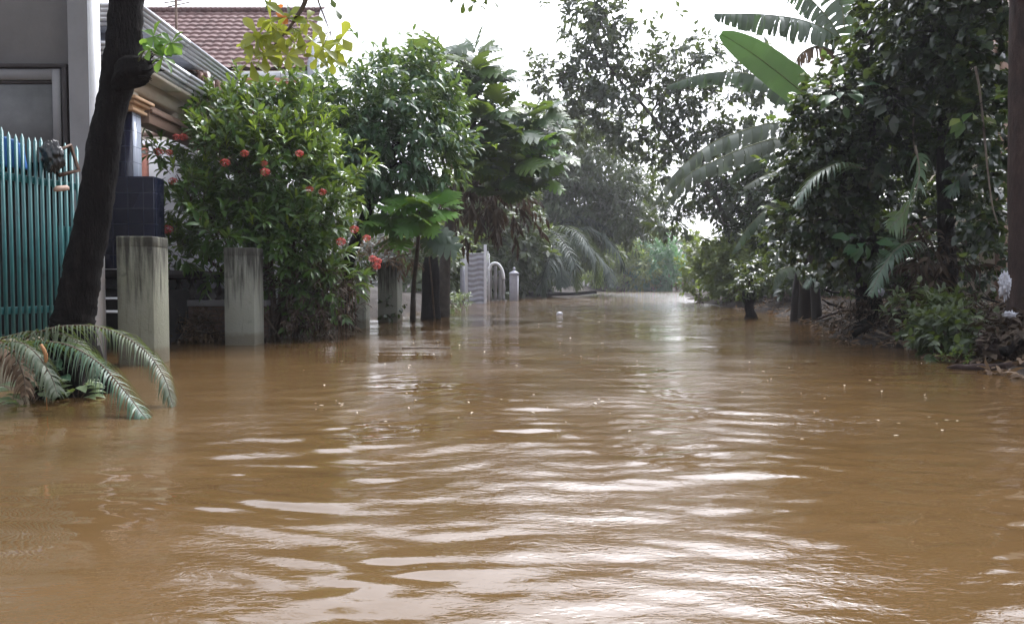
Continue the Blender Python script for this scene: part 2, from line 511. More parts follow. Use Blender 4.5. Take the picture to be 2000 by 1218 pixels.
def frond(parent, pts, nleaf, lmax, mat, stem_mat, seed, droop=.9, width=.03, r0=.018, fwd=.55, twist=0.0, miss=.0, name_l='leaflets', prof=None, rise=0.0):
    """palm frond: rachis and its leaflets"""
    rg = np.random.default_rng(seed)
    c = curve(pts, 40)
    gr = G(); gr.tube(c, np.linspace(r0, r0 * .2, 40), 6, .05, seed)
    s = np.linspace(.1, .995, nleaf)
    u = s * 39; i = np.minimum(u.astype(int), 38); t = (u - i)[:, None]
    p = c[i] * (1 - t) + c[i + 1] * t
    tg = nrm(c[i + 1] - c[i])
    side = nrm(np.cross(tg, np.array([math.sin(twist), 0.05, math.cos(twist)])))
    upv = np.cross(side, tg)
    g = G()
    for sg in (-1, 1):
        keep = rg.uniform(size=nleaf) > miss
        n = keep.sum()
        L = lmax * (np.sin(np.pi * (s[keep] * .82 + .16)) ** .6 if prof is None else prof(s[keep])) * rg.uniform(.82, 1.1, n)
        d0 = nrm(sg * side[keep] * 1.0 + tg[keep] * (fwd + .5 * s[keep][:, None]) + upv[keep] * (rise + rg.normal(0, .10, (n, 1))) + rg.normal(0, .06, (n, 3)))
        m = 5
        q = p[keep].copy(); d = d0.copy(); rows = []
        dr = droop * rg.uniform(.7, 1.3, (n, 1))
        for k in range(m):
            x = k / (m - 1)
            wv = nrm(tg[keep] + 0 * d)
            wv = nrm(wv - (wv * d).sum(-1, keepdims=True) * d)
            ww = width * (.55 + .45 * math.sin(math.pi * min(1, x + .3))) * (1 - x ** 3 * .95) * .5
            rows.append(np.stack([q - wv * ww, q + wv * ww], 1))
            q = q + d * (L / (m - 1))[:, None]
            d = nrm(d + np.array([0, 0, -1]) * dr * .42)
        A = np.stack(rows, 1)       # n, m, 2, 3
        v = A.reshape(n, m * 2, 3)
        f = [(2 * k, 2 * k + 1, 2 * k + 3, 2 * k + 2) for k in range(m - 1)]
        K = m * 2; off = (np.arange(n) * K)[:, None]
        g.loops.append((np.concatenate([np.array(x) for x in f])[None] + off + g.n).ravel()); g.cnt.append(np.full(n * len(f), 4))
        g.v.append(v.reshape(-1, 3)); g.n += n * K
    gr.build('rachis', stem_mat, parent, smooth=True)
    return g.build(name_l, mat, parent)

def banana_leaf(parent, pts, width, mat, seed, hang=.9, tatter=1.0, strips=26, both=True, tilt=0.0, rmat=None, r0=.02, cut=0.0):
    """banana leaf: midrib and a blade torn into strips; a sub-part holds the midrib"""
    rg = np.random.default_rng(seed)
    n = 60
    c = curve(pts, n)
    g = G()
    s = np.linspace(0, 1, n)
    tg = nrm(np.gradient(c, axis=0))
    side = nrm(np.cross(tg, np.array([math.sin(tilt), .08, math.cos(tilt)])))
    W = width * np.clip(np.sin(np.pi * np.clip(s * .86 + .13, 0, 1)), 0, 1) ** .5
    for sg in ((-1, 1) if both else (1,)):
        edges = [0.06]
        while edges[-1] < 1:
            edges.append(edges[-1] + (rg.uniform(.4, 1.7) / strips if tatter else 1.0 / strips))
        edges[-1] = 1.0
        h = hang
        for e0, e1 in zip(edges[:-1], edges[1:]):
            if tatter:
                h = hang + rg.normal(0, .22 * tatter)
                if rg.uniform() < .06 * tatter: continue
            gapw = .06 * tatter * rg.uniform(0, 1)
            k = 4; m = 5
            ss = np.linspace(e0, e1 - gapw * (e1 - e0), k)
            P = np.zeros((m, k, 3))
            lenf = rg.uniform(.8, 1.05) if tatter else 1.0
            for j, q in enumerate(ss):
                u = q * (n - 1); i = min(int(u), n - 2); t = u - i
                p = c[i] * (1 - t) + c[i + 1] * t
                sd = side[i]; tt = tg[i]; ww = (W[i] * (1 - t) + W[i + 1] * t) * lenf
                upn = np.cross(sd, tt)
                if upn[2] < 0: upn = -upn
                ang = h * .55 - cut
                pos = p.copy()
                P[0, j] = pos
                for r in range(1, m):
                    a = ang + (0 if tatter else .16 * math.sin(q * 21 + sg) + .1 * math.sin(q * 47)) + (h * .7 + .1) * r / (m - 1)
                    dvec = sg * sd * math.cos(a) - upn * math.sin(a) * .35 + np.array([0, 0, -1]) * math.sin(a) * .75 + tt * .22
                    squeeze = (1 - .25 * tatter * r / (m - 1))
                    pos = pos + nrm(dvec) * ww / (m - 1)
                    P[r, j] = pos
            if tatter:
                mid = P.mean(1, keepdims=True)
                fac = np.linspace(1, .75, m)[:, None, None]
                P = mid + (P - mid) * fac
            g.grid(P)
    lf = g.build('leaf', mat, parent, smooth=True)
    gr = G(); gr.tube(c, np.linspace(r0, r0 * .25, n), 6)
    gr.build('midrib', rmat or M['twig_green'], lf, smooth=True)
    return lf

T_LEAF = leaf_tmpl(.36); T_WIDE = leaf_tmpl(.5); T_NARROW = leaf_tmpl(.24, .04, .2); T_HEART = heart_tmpl(); T_FAR = far_tmpl(.5); T_OBO = obovate_tmpl()
T_FARN = far_tmpl(.3)
T_LOBED = lobed_tmpl()

# ------------------------------------------------------------------ ground and water
LE = np.array([(-20, -9), (17, -8), (20, -3.9), (30, -3.2), (40, -2.4), (52, -1.2), (62, .6), (80, 6), (100, 12.5), (200, 14)], float)
RE = np.array([(-20, 8.5), (4, 6.3), (8, 5.7), (10.7, 5.6), (14, 6.3), (19, 7.9), (24, 8.8), (30, 9.0), (40, 10.2), (60, 14.2), (100, 23), (200, 24)], float)

def build_ground():
    xs = np.concatenate([np.linspace(-55, -30, 12), np.linspace(-29, 40, 140), np.linspace(42, 75, 14)])
    ys = np.concatenate([np.linspace(-14, -11, 4), np.linspace(-10, 130, 200), np.linspace(131, 140, 8)])
    X, Y = np.meshgrid(xs, ys)
    l = np.interp(Y, LE[:, 0], LE[:, 1]); r = np.interp(Y, RE[:, 0], RE[:, 1])
    wob = .25 * np.sin(Y * 1.3) + .2 * np.sin(Y * 2.9 + 1) + .15 * np.sin(Y * .6 + 2)
    dist = np.minimum(X - l + wob, r + wob - X)
    dist = np.minimum(dist, 103 + .6 * np.sin(X * .9) - Y)
    Z = np.where(dist > 0, -np.clip(dist * .5, 0, .8), np.clip(-dist * .32, 0, .55))
    bump_ = .06 * np.sin(X * 2.3 + Y) * np.sin(Y * 1.9 - X * .7) + .05 * np.sin(X * 5.1) * np.sin(Y * 4.3)
    Z = Z + np.where(dist < 0, bump_, 0)
    g = G(); g.grid(np.stack([X, Y, Z], -1))
    m = mat_noise('muddy_soil', [(.25, (.010, .0075, .006)), (.55, (.022, .016, .012)), (.8, (.05, .038, .028))], 2.5, .95, .8, .05, bscale=9)
    o = g.build('ground', m, smooth=True)
    tag(o, 'muddy banks along the flooded street', 'ground', kind='structure')

def build_water():
    rg = np.random.default_rng(5)
    ys = [-13., -6., -2., 0., 1., 1.6]
    while ys[-1] < 128:
        y = ys[-1]; ys.append(y + np.clip(.0009 * y * y, .004, 3.0))
    ys = np.array(ys)
    xs = np.concatenate([[-54, -40, -25, -15], np.arange(-10, -3.5, .12), np.arange(-3.5, 4.5, .022), np.arange(4.5, 14, .12), np.linspace(15, 30, 16), [45, 74]])
    X, Y = np.meshgrid(xs, ys)
    H = np.zeros_like(X)
    # long-crested wavelets across the street plus a few oblique trains
    wx = X + .10 * np.sin(Y * 2.1 + X * .8) + .06 * np.sin(X * 3.1 - Y * 1.7)
    wy = Y + .10 * np.sin(X * 1.3 + .7 * Y) + .05 * np.sin(X * 4.1 + 1.0 + Y)
    for i in range(62):
        lam = .095 * (5.2 ** rg.uniform(0, 1))
        th = rg.normal(0, .33)
        k = 2 * np.pi / lam
        slope = .023 * rg.uniform(.5, 1.3) * (lam / .4) ** .12
        ph = rg.uniform(0, 6.28)
        # wave groups come and go
        gx, gy, gp = rg.normal(0, .9), rg.normal(0, .9), rg.uniform(0, 6.28)
        env = .5 + .5 * np.sin(gx * X + gy * Y + gp)
        fade = np.clip((lam - .0018 * Y * Y * 1.6) / (.5 * lam), 0, 1)
        H += slope / k * env * fade * np.sin(k * (wx * math.sin(th) + wy * math.cos(th)) + ph)
    calm = 1 - .75 / (1 + np.exp((X + .85 + .24 * Y + .2 * np.sin(Y * 1.7)) * 4))
    calm *= 1 - .35 / (1 + np.exp(-(X - 1.6 - .25 * (Y - 2)) * 2.2)) * np.clip((6 - Y) / 2, 0, 1)
    H *= calm
    # broad slow swell
    H += .0038 * np.sin(2 * np.pi * (Y * .9 + X * .25) / 1.9) + .003 * np.sin(2 * np.pi * (Y - X * .35) / 1.25 + 1)
    g = G(); g.grid(np.stack([X, Y, H], -1))
    m, t, p, o = mat_base('muddy_water')
    c1 = noise(t, .55, 5, .55, stretch=(.6, 1.4, 1), dist=1.2)
    col = ramp(t, c1, [(.3, (.069, .0405, .016)), (.55, (.079, .047, .0200)), (.75, (.092, .057, .027))])
    t.links.new(col, p.inputs['Base Color'])
    p.inputs['Roughness'].default_value = .03
    p.inputs['IOR'].default_value = 1.42
    p.inputs['Specular IOR Level'].default_value = .5
    n1 = noise(t, 9, 3, .5, stretch=(.55, 1.5, 1), dist=.6)
    n2 = noise(t, 30, 3, .55, stretch=(.6, 1.3, 1), dist=.8)
    n3 = noise(t, 1.6, 3, .5, stretch=(.35, 1.25, 1))
    mask = math_n(t, 'MULTIPLY', math_n(t, 'SUBTRACT', noise(t, .55, 3, .5, stretch=(1, .8, 1)), .41), 5.5, True)
    h = math_n(t, 'ADD', math_n(t, 'MULTIPLY', math_n(t, 'ADD', mask, .3), math_n(t, 'MULTIPLY', n1, .003)), math_n(t, 'MULTIPLY', math_n(t, 'MULTIPLY', n2, mask), .0048))
    h = math_n(t, 'ADD', h, math_n(t, 'MULTIPLY', n3, .022))
    # rougher current farther down the street
    tcw = t.nodes.new('ShaderNodeTexCoord'); sxw = t.nodes.new('ShaderNodeSeparateXYZ'); t.links.new(tcw.outputs['Object'], sxw.inputs[0])
    far = math_n(t, 'DIVIDE', math_n(t, 'SUBTRACT', sxw.outputs[1], 16.0), 30.0, True)
    n4 = noise(t, 1.7, 4, .6, stretch=(.5, 1.1, 1), dist=.5)
    h = math_n(t, 'ADD', h, math_n(t, 'MULTIPLY', math_n(t, 'MULTIPLY', n4, far), .16))
    b = t.nodes.new('ShaderNodeBump')
    b.inputs['Strength'].default_value = 1.0
    b.inputs['Distance'].default_value = 1.0
    t.links.new(h, b.inputs['Height'])
    t.links.new(b.outputs[0], p.inputs['Normal'])
    ob = g.build('water', m, smooth=True)
    tag(ob, 'brown rippled flood water covering the street', 'flood water', kind='structure')

build_ground()
build_water()
# ------------------------------------------------------------------ grey building at the left edge
def grey_building():
    x1 = at(182, 500, 8.9)[0]; xp = at(141, 500, 8.9)[0]
    t = thing('grey_building', 'tall grey plastered building with a corner pillar whose lit side is coloured pale behind the teal fence', 'building', (x1 - 2.5, 9.3, 0))
    z = lambda y: at(0, y, 9.0)[2]
    g = G()
    g.box(x1 - 7, xp + .02, 9.02, 9.2, z(262), 7.5)            # wall over the opening
    g.box(x1 - 7, x1 - 6, 9.02, 13, -.6, 7.4)
    g.box(x1 - 6, x1 - 2.8, 12.8, 13, -.6, 7.4)                 # back wall of the open bay
    P = [(x, y, q) for q in (-.6, 7.4) for x, y in ((x1 - .3, 9.121), (x1 - .08, 9.121), (x1 - 2.6, 13), (x1 - 2.8, 13))]
    g.add(P, [(0, 3, 2, 1), (4, 5, 6, 7), (0, 1, 5, 4), (1, 2, 6, 5), (2, 3, 7, 6), (3, 0, 4, 7)])   # side wall runs back at a slant
    P = [(x, y, q) for q in (7.2, 7.42) for x, y in ((x1 - 7, 9.202), (x1 - .3, 9.202), (x1 - 2.7, 13), (x1 - 7, 13))]
    g.add(P, [(0, 3, 2, 1), (4, 5, 6, 7), (0, 1, 5, 4), (1, 2, 6, 5), (2, 3, 7, 6), (3, 0, 4, 7)])
    g.build('wall', M['plaster'], t)
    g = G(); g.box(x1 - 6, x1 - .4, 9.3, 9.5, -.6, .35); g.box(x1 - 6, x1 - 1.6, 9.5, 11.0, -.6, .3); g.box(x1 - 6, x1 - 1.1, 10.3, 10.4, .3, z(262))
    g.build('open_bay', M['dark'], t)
    g = G(); g.box(xp, x1 - .012, 8.9, 9.12, -.6, 7.3)
    g.build('pillar', M['plaster'], t, bevel=.012)
    g = G(); g.box(x1 - .012, x1 + .012, 8.903, 9.13, -.6, 7.3)  # side of the grey pillar, whitened to stand for daylight on it
    tag(g.build('pillar_side', M['plaster_white'], t), 'lit side of the pillar, daylight put into its colour')
    # window: dark outer frame, grey inner frame, shutter
    zt, zb = z(126), z(268)
    xr = at(133, 200, 8.98)[0]; xl = xr - 2.0
    g = G()
    for (a, b, c, d) in ((xl, xr, zt - .05, zt), (xr - .06, xr, zb - .4, zt - .05), (xl, xl + .06, zb - .4, zt - .05)):
        g.box(a, b, 8.955, 9.018, c, d)
    f = g.build('window_frame', M['dark_wood'], t, bevel=.006)
    g = G(); xi = at(108, 200, 8.98)[0]
    g.box(xl + .06, xi - .03, 8.985, 9.016, zt - .235, zt - .20)
    g.build('glazing_bar', M['dark_wood'], f)
    g = G(); g.box(xi - .03, xi + .06, 8.975, 9.015, zb - .3, zt - .06); g.box(xl + .06, xi - .035, 8.98, 9.014, zt - .19, zt - .06)
    g.build('inner_frame', M['plaster'], f)
    g = G(); g.box(xl + .06, xi - .035, 8.99, 9.013, zb - .3, zt - .24)
    g.build('shutter', M['shutter'], f)
grey_building()

# ------------------------------------------------------------------ teal fence
FA = at(0, 560, 7.0); FB = at(165, 560, 7.95)
fdir = (FB - FA) * np.array([1, 1, 0]); flen = np.linalg.norm(fdir); fdir = fdir / flen
fnor = np.array([fdir[1], -fdir[0], 0])
def fpt(s, d=0.0, z=0.0):
    return np.array([FA[0], FA[1], 0]) + fdir * s + fnor * d + np.array([0, 0, z])
def obox(g, s0, s1, d0, d1, z0, z1):
    P = [fpt(s, d, z) for z in (z0, z1) for s, d in ((s0, d0), (s1, d0), (s1, d1), (s0, d1))]
    g.add(P, [(0, 3, 2, 1), (4, 5, 6, 7), (0, 1, 5, 4), (1, 2, 6, 5), (2, 3, 7, 6), (3, 0, 4, 7)])
def teal_fence():
    t = thing('metal_fence', 'teal painted metal bar fence on a low wall beside the dark leaning trunk', 'fence', fpt(0))
    rg = np.random.default_rng(3)
    zt = at(0, 252, 7.0)[2]; zr = at(0, 333, 7.0)[2]; zl = at(0, 600, 7.0)[2]; z0 = at(0, 650, 7.0)[2]
    g = G()
    s = -1.6
    while s < flen - .04:
        h = zt + rg.normal(0, .025)
        wv = .012
        obox(g, s - wv, s + wv, -.012, .012, z0 - .12, h - .05)
        P = [fpt(s - wv, -.012, h - .05), fpt(s + wv, -.012, h - .05), fpt(s + wv, .012, h - .05), fpt(s - wv, .012, h - .05), fpt(s, 0, h)]
        g.add(P, [(0, 1, 4), (1, 2, 4), (2, 3, 4), (3, 0, 4)])
        s += .072 + rg.normal(0, .002)
    g.build('bars', M['teal'], t)
    for za in (zr, zl):
        g = G(); obox(g, -1.7, flen - .05, -.042, -.014, za - .07, za)
        g.build('rail', M['teal'], t, bevel=.004)
    g = G(); obox(g, .70, .86, -.03, -.014, at(0, 520, 7.5)[2], at(0, 438, 7.5)[2])
    g.build('patch_plate', M['teal'], t, bevel=.003)
    g = G(); obox(g, -1.8, flen - .05, -.09, .09, -.7, z0 - .06)
    g.build('base_wall', M['post'], t, bevel=.01)
teal_fence()

def crumple(name, label, cat, c, r, mat, seed, amp=.22, up=.0, n=26):
    """crumpled bag or bundle: an uneven closed sheet with creases"""
    rg = np.random.default_rng(seed)
    th = np.linspace(0, 2 * np.pi, n, endpoint=False); ph = np.linspace(.02, np.pi - .02, n // 2 + 4)
    T, Pp = np.meshgrid(th, ph)
    u = np.stack([np.sin(Pp) * np.cos(T), np.sin(Pp) * np.sin(T), np.cos(Pp)], -1)
    k = np.ones(T.shape)
    for i in range(14):
        q = rg.normal(size=3) * rg.uniform(2, 9)
        k = k + amp * .36 * (1 - 2 * np.abs(np.sin(u @ q + rg.uniform(0, 6))))
    k = k * (1 - up * np.clip(u[..., 2], 0, 1))
    P = np.asarray(c) + u * k[..., None] * np.asarray(r)
    g = G(); g.grid(P, close=True)
    o = g.build(name, mat, None, origin=[c[0], c[1], c[2] - r[2]])
    return tag(o, label, cat)

M['black_plastic'] = mat_plain('black_plastic', (.012, .012, .013), .28, .3, 8, .6)
M['blue_cloth'] = mat_plain('blue_tarpaulin', (.02, .10, .32), .5, .25, 6)
M['white_plastic'] = mat_plain('white_plastic', (.36, .37, .41), .5, .25, 14)
M['rust'] = mat_noise('rusty_steel', [(.3, (.05, .03, .022)), (.7, (.16, .10, .075))], 14, .8, .4, .004)
M['sandal'] = mat_plain('tan_rubber', (.30, .20, .15), .7)
c = fpt(.52, .10, at(97, 293, 7.3)[2])
crumple('plastic_bag', 'crumpled black plastic bag hung over the top rail of the teal fence', 'plastic bag', c, (.125, .09, .21), M['black_plastic'], 4, .13, .3, 44)
def tarp():
    g = G(); n = 24
    s = np.linspace(-.9, .40, n); z = np.linspace(0, 1, 14)
    S, Z = np.meshgrid(s, z)
    zt = at(0, 256, 7.1)[2] - .02 - .16 * np.clip((S - .1), 0, 1); zb = at(0, 322, 7.1)[2]
    P = np.zeros(S.shape + (3,))
    for i in range(S.shape[0]):
        for j in range(n):
            P[i, j] = fpt(S[i, j], -.10 + .03 * math.sin(S[i, j] * 23 + Z[i, j] * 2) + .02 * math.sin(S[i, j] * 51), zb[i, j] * (1 - Z[i, j]) + zt[i, j] * Z[i, j] if np.ndim(zb) else zb * (1 - Z[i, j]) + zt[i, j] * Z[i, j])
    g.grid(P)
    o = g.build('tarpaulin', M['blue_cloth'], None, origin=fpt(-.2, -.1, float(zb)), smooth=True)
    so = o.modifiers.new('thickness', 'SOLIDIFY'); so.thickness = .006
    tag(o, 'blue tarpaulin hung behind the teal fence bars', 'tarpaulin')
tarp()
g = G()
zz = lambda y: at(140, y, 7.3)[2]
g.tube([fpt(.58, .09, zz(288)), fpt(.76, .08, zz(268)), fpt(.84, .10, zz(318)), fpt(.60, .09, zz(335))], .022, 4)
tag(g.build('steel_bracket', M['rust'], None, origin=fpt(.7, .09, zz(335))), 'bent rusty steel bracket on the fence beside the black bag', 'bracket')
g = G()
u = np.linspace(0, 2 * np.pi, 20, endpoint=False)
rim = []
for rr, dz in ((0.0, .02), (.7, .02), (1.0, .0), (1.0, -.03), (.7, -.035), (0.01, -.035)):
    rim.append([fpt(.60 + math.cos(a) * .085 * rr, .12 + math.sin(a) * .05 * rr, zz(360) + dz + .018 * math.cos(a) * rr) for a in u])
g.grid(np.array(rim), close=True)
tag(g.build('tan_lid', M['sandal'], None, origin=fpt(.6, .12, zz(366)), smooth=True), 'small tan plastic lid stuck on the teal rail', 'lid')

# ------------------------------------------------------------------ concrete gate posts
def post(name, label, px0, px1, pxs, ytop, Y, mat, group, tilt=0.0):
    a = at(px0, 600, Y); b = at(px1, 600, Y); zt = at(px0, ytop, Y)[2]
    d = b[0] / ((pxs - 1000) / F) - Y
    t = thing(name, label, 'post', ((a[0] + b[0]) / 2, Y + d / 2, -.6), group)
    g = G(); g.box(a[0], b[0], Y, Y + d, -.6, zt)
    o = g.build('shaft', mat, t, bevel=.010)
    # thin cement cap coat, slightly proud
    g = G(); g.box(a[0] - .003, b[0] + .003, Y - .003, Y + d + .003, zt - .13, zt + .006)
    g.build('cap', mat, t, bevel=.014)
    return t
post('gate_post', 'mossy square concrete post nearest the fallen palm fronds', 229, 300, 330, 462, 9.2, M['post'], 'concrete posts along the street')
post('gate_post', 'pale concrete post with dark rain stains in front of the flowering shrub', 438, 497, 515, 484, 12.0, M['post_pale'], 'concrete posts along the street')
post('gate_post', 'slim pale concrete post at the right edge of the flowering shrub', 696, 715, 722, 530, 16.7, M['post_pale'], 'concrete posts along the street')
post('gate_post', 'cracked concrete post with climbing weeds under a heap of dead leaves', 738, 776, 786, 512, 19.6, M['post_pale'], 'concrete posts along the street')

def bar_gate():
    Y = 16.6; x0 = at(655, 600, Y)[0]; x1 = at(694, 600, Y)[0]; zt = at(0, 560, Y)[2]
    t = thing('bar_gate', 'small dark iron bar gate beside the slim concrete post', 'gate', ((x0 + x1) / 2, Y, -.3))
    g = G()
    for x in np.linspace(x0, x1, 8): g.box(x - .012, x + .012, Y, Y + .024, -.3, zt)
    g.build('bars', M['rust'], t)
    g = G(); g.box(x0, x1, Y - .006, Y + .03, zt - .08, zt - .04); g.build('rail', M['rust'], t)
bar_gate()

# ------------------------------------------------------------------ porch house
M['navy_tile'] = None
def tile_mat(name, col, grout, sc):
    m, t, p, o = mat_base(name)
    b = t.nodes.new('ShaderNodeTexBrick')
    b.offset = 0.0
    b.inputs['Scale'].default_value = 1.0
    b.inputs['Brick Width'].default_value = sc
    b.inputs['Row Height'].default_value = sc
    b.inputs['Mortar Size'].default_value = .006
    b.inputs['Color1'].default_value = (*col, 1); b.inputs['Color2'].default_value = (*[c * 1.35 for c in col], 1)
    b.inputs['Mortar'].default_value = (*grout, 1)
    tc = t.nodes.new('ShaderNodeTexCoord'); sx = t.nodes.new('ShaderNodeSeparateXYZ'); cx = t.nodes.new('ShaderNodeCombineXYZ')
    t.links.new(tc.outputs['Object'], sx.inputs[0])
    t.links.new(math_n(t, 'ADD', sx.outputs[0], sx.outputs[1]), cx.inputs[0]); t.links.new(sx.outputs[2], cx.inputs[1])
    t.links.new(cx.outputs[0], b.inputs['Vector'])
    t.links.new(b.outputs['Color'], p.inputs['Base Color'])
    p.inputs['Roughness'].default_value = .18
    return m
M['navy_tile'] = tile_mat('navy_tile', (.006, .008, .022), (.03, .035, .05), .24)
M['lit_tile'] = tile_mat('lit_navy_tile', (.38, .42, .50), (.2, .22, .27), .24)  # column tile made pale: daylight on its side put into the colour
M['cornice'] = mat_noise('weathered_white_paint', [(.25, (.20, .19, .18)), (.38, (.55, .56, .60)), (.75, (.74, .76, .80))], 3.2, .8, .15, .006, stretch=(1, .6, 2.4), bscale=12)
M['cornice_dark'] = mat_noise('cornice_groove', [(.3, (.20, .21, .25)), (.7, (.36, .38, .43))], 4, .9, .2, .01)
M['cream'] = mat_noise('cream_paint', [(.25, (.42, .37, .29)), (.7, (.56, .50, .41))], 2.2, .8, .12, .006)
M['orange_cream'] = mat_noise('apricot_paint', [(.25, (.45, .27, .15)), (.7, (.62, .42, .26))], 3, .7, .12, .006)
M['brown_beam'] = mat_noise('brown_painted_beam', [(.25, (.17, .10, .075)), (.7, (.34, .23, .17))], 3, .7, .2, .008, stretch=(1, .4, 1))
M['salmon'] = mat_plain('salmon_paint', (.42, .17, .12), .7, .15)
M['flake'] = mat_noise('flaking_brown_gutter', [(.35, (.035, .018, .015)), (.5, (.14, .07, .05)), (.62, (.5, .46, .44))], 7, .9, .5, .02)

def porch_house():
    Yf = 11.0
    xc = at(280, 300, Yf)[0]
    t = thing('porch_house', 'porch house with striped white cornices and navy tiled column behind the shrub', 'house', (xc - 3, Yf + 3, 0))
    z = lambda y: at(280, y, Yf)[2]
    xl = -13.5; yb = 21.5
    def slab(g, x1, y0, z0, z1, e=0.0):      # canopy cut to an L; opening invented so sky light reaches the porch
        g.box(xl + e, x1, y0, Yf + 1.7 - e, z0, z1); g.box(xc - 1.2 + e, x1, Yf + 1.7 - e + .001, yb - e, z0, z1)
    # upper cornice: stacked mouldings, each set back a little more; grooves between
    g = G(); gd = G()
    tops = np.linspace(z(6), z(44), 6)
    for i in range(5):
        o_ = [.0, .035, .07, .10, .14][i]
        slab(g, xc - o_, Yf + o_, tops[i + 1] + .012, tops[i])
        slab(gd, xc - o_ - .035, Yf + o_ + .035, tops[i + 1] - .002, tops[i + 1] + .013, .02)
    cn = g.build('upper_cornice', M['cornice'], t)
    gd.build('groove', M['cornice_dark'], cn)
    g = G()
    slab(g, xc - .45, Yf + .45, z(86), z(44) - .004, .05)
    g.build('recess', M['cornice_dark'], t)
    g = G(); rg = np.random.default_rng(8)
    g.box(xc - .42, xc - .10, Yf + 2.2, yb - .2, z(76), z(52))
    for i in range(26):
        y = Yf + 2.2 + i * .25; q = rg.uniform(0, .12)
        g.box(xc - .22 - q, xc - .08 + q * .3, y, y + .16, z(80) - q * .3, z(60) + q)
    g.build('gutter', M['flake'], t)
    g = G(); gd = G()
    tops = np.linspace(z(79), z(113), 5)
    for i in range(4):
        o_ = [.0, .03, .06, .12][i] + .02
        slab(g, xc - o_, Yf + o_, tops[i + 1] + .012, tops[i] - .002)
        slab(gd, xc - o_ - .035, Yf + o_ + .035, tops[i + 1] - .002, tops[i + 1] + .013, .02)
    lc = g.build('lower_cornice', M['lit_tile'] if False else M['cornice'], t)
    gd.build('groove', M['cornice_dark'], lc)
    # soffit and upper wall
    Yw = 11.55; xw = -5.86
    zs = z(113) - .01
    zcap = at(262, 190, Yw)[2]
    g = G(); slab(g, xc - .16, Yf + .16, zs - .06, zs, .03)
    g.build('soffit', M['cream'], t)
    g = G()
    g.box(xl, xw, Yw, Yw + .22, zs - .3, zs - .062)
    g.box(xw - .22, xw, Yw + .222, yb - .2, zs - .3, zs - .062)
    for y in (Yw + .02, 13.1, 14.6, 16.1, 17.6): g.box(xw - .23, xw - .02, y, y + .24, zcap + .01, zs - .298)
    g.build('upper_wall', M['cream'], t)
    g = G(); g.box(xw - .62, xw - .55, Yw + .3, yb - 1, zcap - .1, zs - .3); g.build('ceiling_void', M['brown_beam'], t)
    # capital, beam, column
    g = G()
    for k, (e, a, b) in enumerate(((.17, 190, 197), (.12, 197, 204), (.06, 204, 211), (.09, 211, 218))):
        g.box(xw - .27 - e + .03, xw + e - .02, Yw - e, Yw + .27 + e, at(0, b, Yw)[2] + .001, at(0, a, Yw)[2])
    g.build('capital', M['orange_cream'], t, bevel=.012)
    g = G()
    g.box(xw - .24, xw + .05, Yw + .45, yb - .3, zcap - .30, zcap - .004)
    g.box(xw - .30, xw + .10, Yw + .46, yb - .3, zcap - .13, zcap - .07)
    g.box(xl, xw - .42, Yw + .01, Yw + .26, zcap - .30, zcap - .004)
    g.build('beam', M['brown_beam'], t, bevel=.01)
    zb = at(262, 218, Yw)[2]
    g = G(); g.box(xw - .27, xw - .002, Yw, Yw + .26, -.5, zb)
    col = g.build('column', M['navy_tile'], t)
    g = G(); g.box(xw - .001, xw + .012, Yw + .004, Yw + .256, at(0, 430, Yw)[2], zb - .002)
    g.build('column_side', M['lit_tile'], col)  # lit side of the column, painted as paler tile
    g = G(); g.box(xw - .8, xw + .34, Yw - .05, Yw + .30, at(0, 524, Yw)[2], at(0, 345, Yw)[2]); 
    g.build('parapet', M['navy_tile'], t, bevel=.01)
    g = G(); g.box(xl, xw + .3, Yw + .1, 15.6, at(0, 526, Yw)[2] - .12, at(0, 526, Yw)[2]); g.box(xl, xw + .1, Yw + .5, 15.6, -.5, .9)
    g.build('porch_floor', M['dark'], t)
    g = G()
    for y in (580, 605): g.box(xw - .9, xw - .05, Yw - .25 - (y - 580) * .008, Yw - .1, at(0, y, Yw)[2] - .03, at(0, y, Yw)[2])
    g.build('step', M['plaster_white'], t)
    # back wall of the porch, door strip, vent, cross bar
    g = G(); g.box(xl, -5.4, 15.6, 15.8, -.5, zs - .3); g.box(-5.6, -5.4, 15.8, yb, -.5, zs - .1)
    g.build('back_wall', M['plaster_white'], t)
    g = G(); a = at(277, 300, 15.55)[0]; b = at(288, 300, 15.55)[0]; g.box(a, b, 15.54, 15.597, .5, at(0, 282, 15.5)[2]); g.build('door_jamb', M['salmon'], t)
    g = G(); v = at(303, 243, 15.5); u = np.linspace(0, 2 * np.pi, 14, endpoint=False)
    g.grid(np.array([[(v[0] + math.cos(q) * r_, 15.6 - d_, v[2] + math.sin(q) * r_) for q in u] for r_, d_ in ((.085, 0), (.085, .03), (.055, .03), (.05, .004), (.001, .004))]), close=True)
    g.build('round_vent', M['dark_wood'], t)
    g = G(); a = at(272, 262, 14.5)[0]; b = at(420, 262, 14.5)[0]; zq = at(300, 262, 14.5)[2]; g.box(a, b, 14.5, 14.58, zq - .04, zq + .03)
    a = at(333, 262, 14.5)[0]; g.box(a, a + .07, 14.52, 14.57, zq + .03, zq + .75); g.build('cross_bar', M['brown_beam'], t)
porch_house()

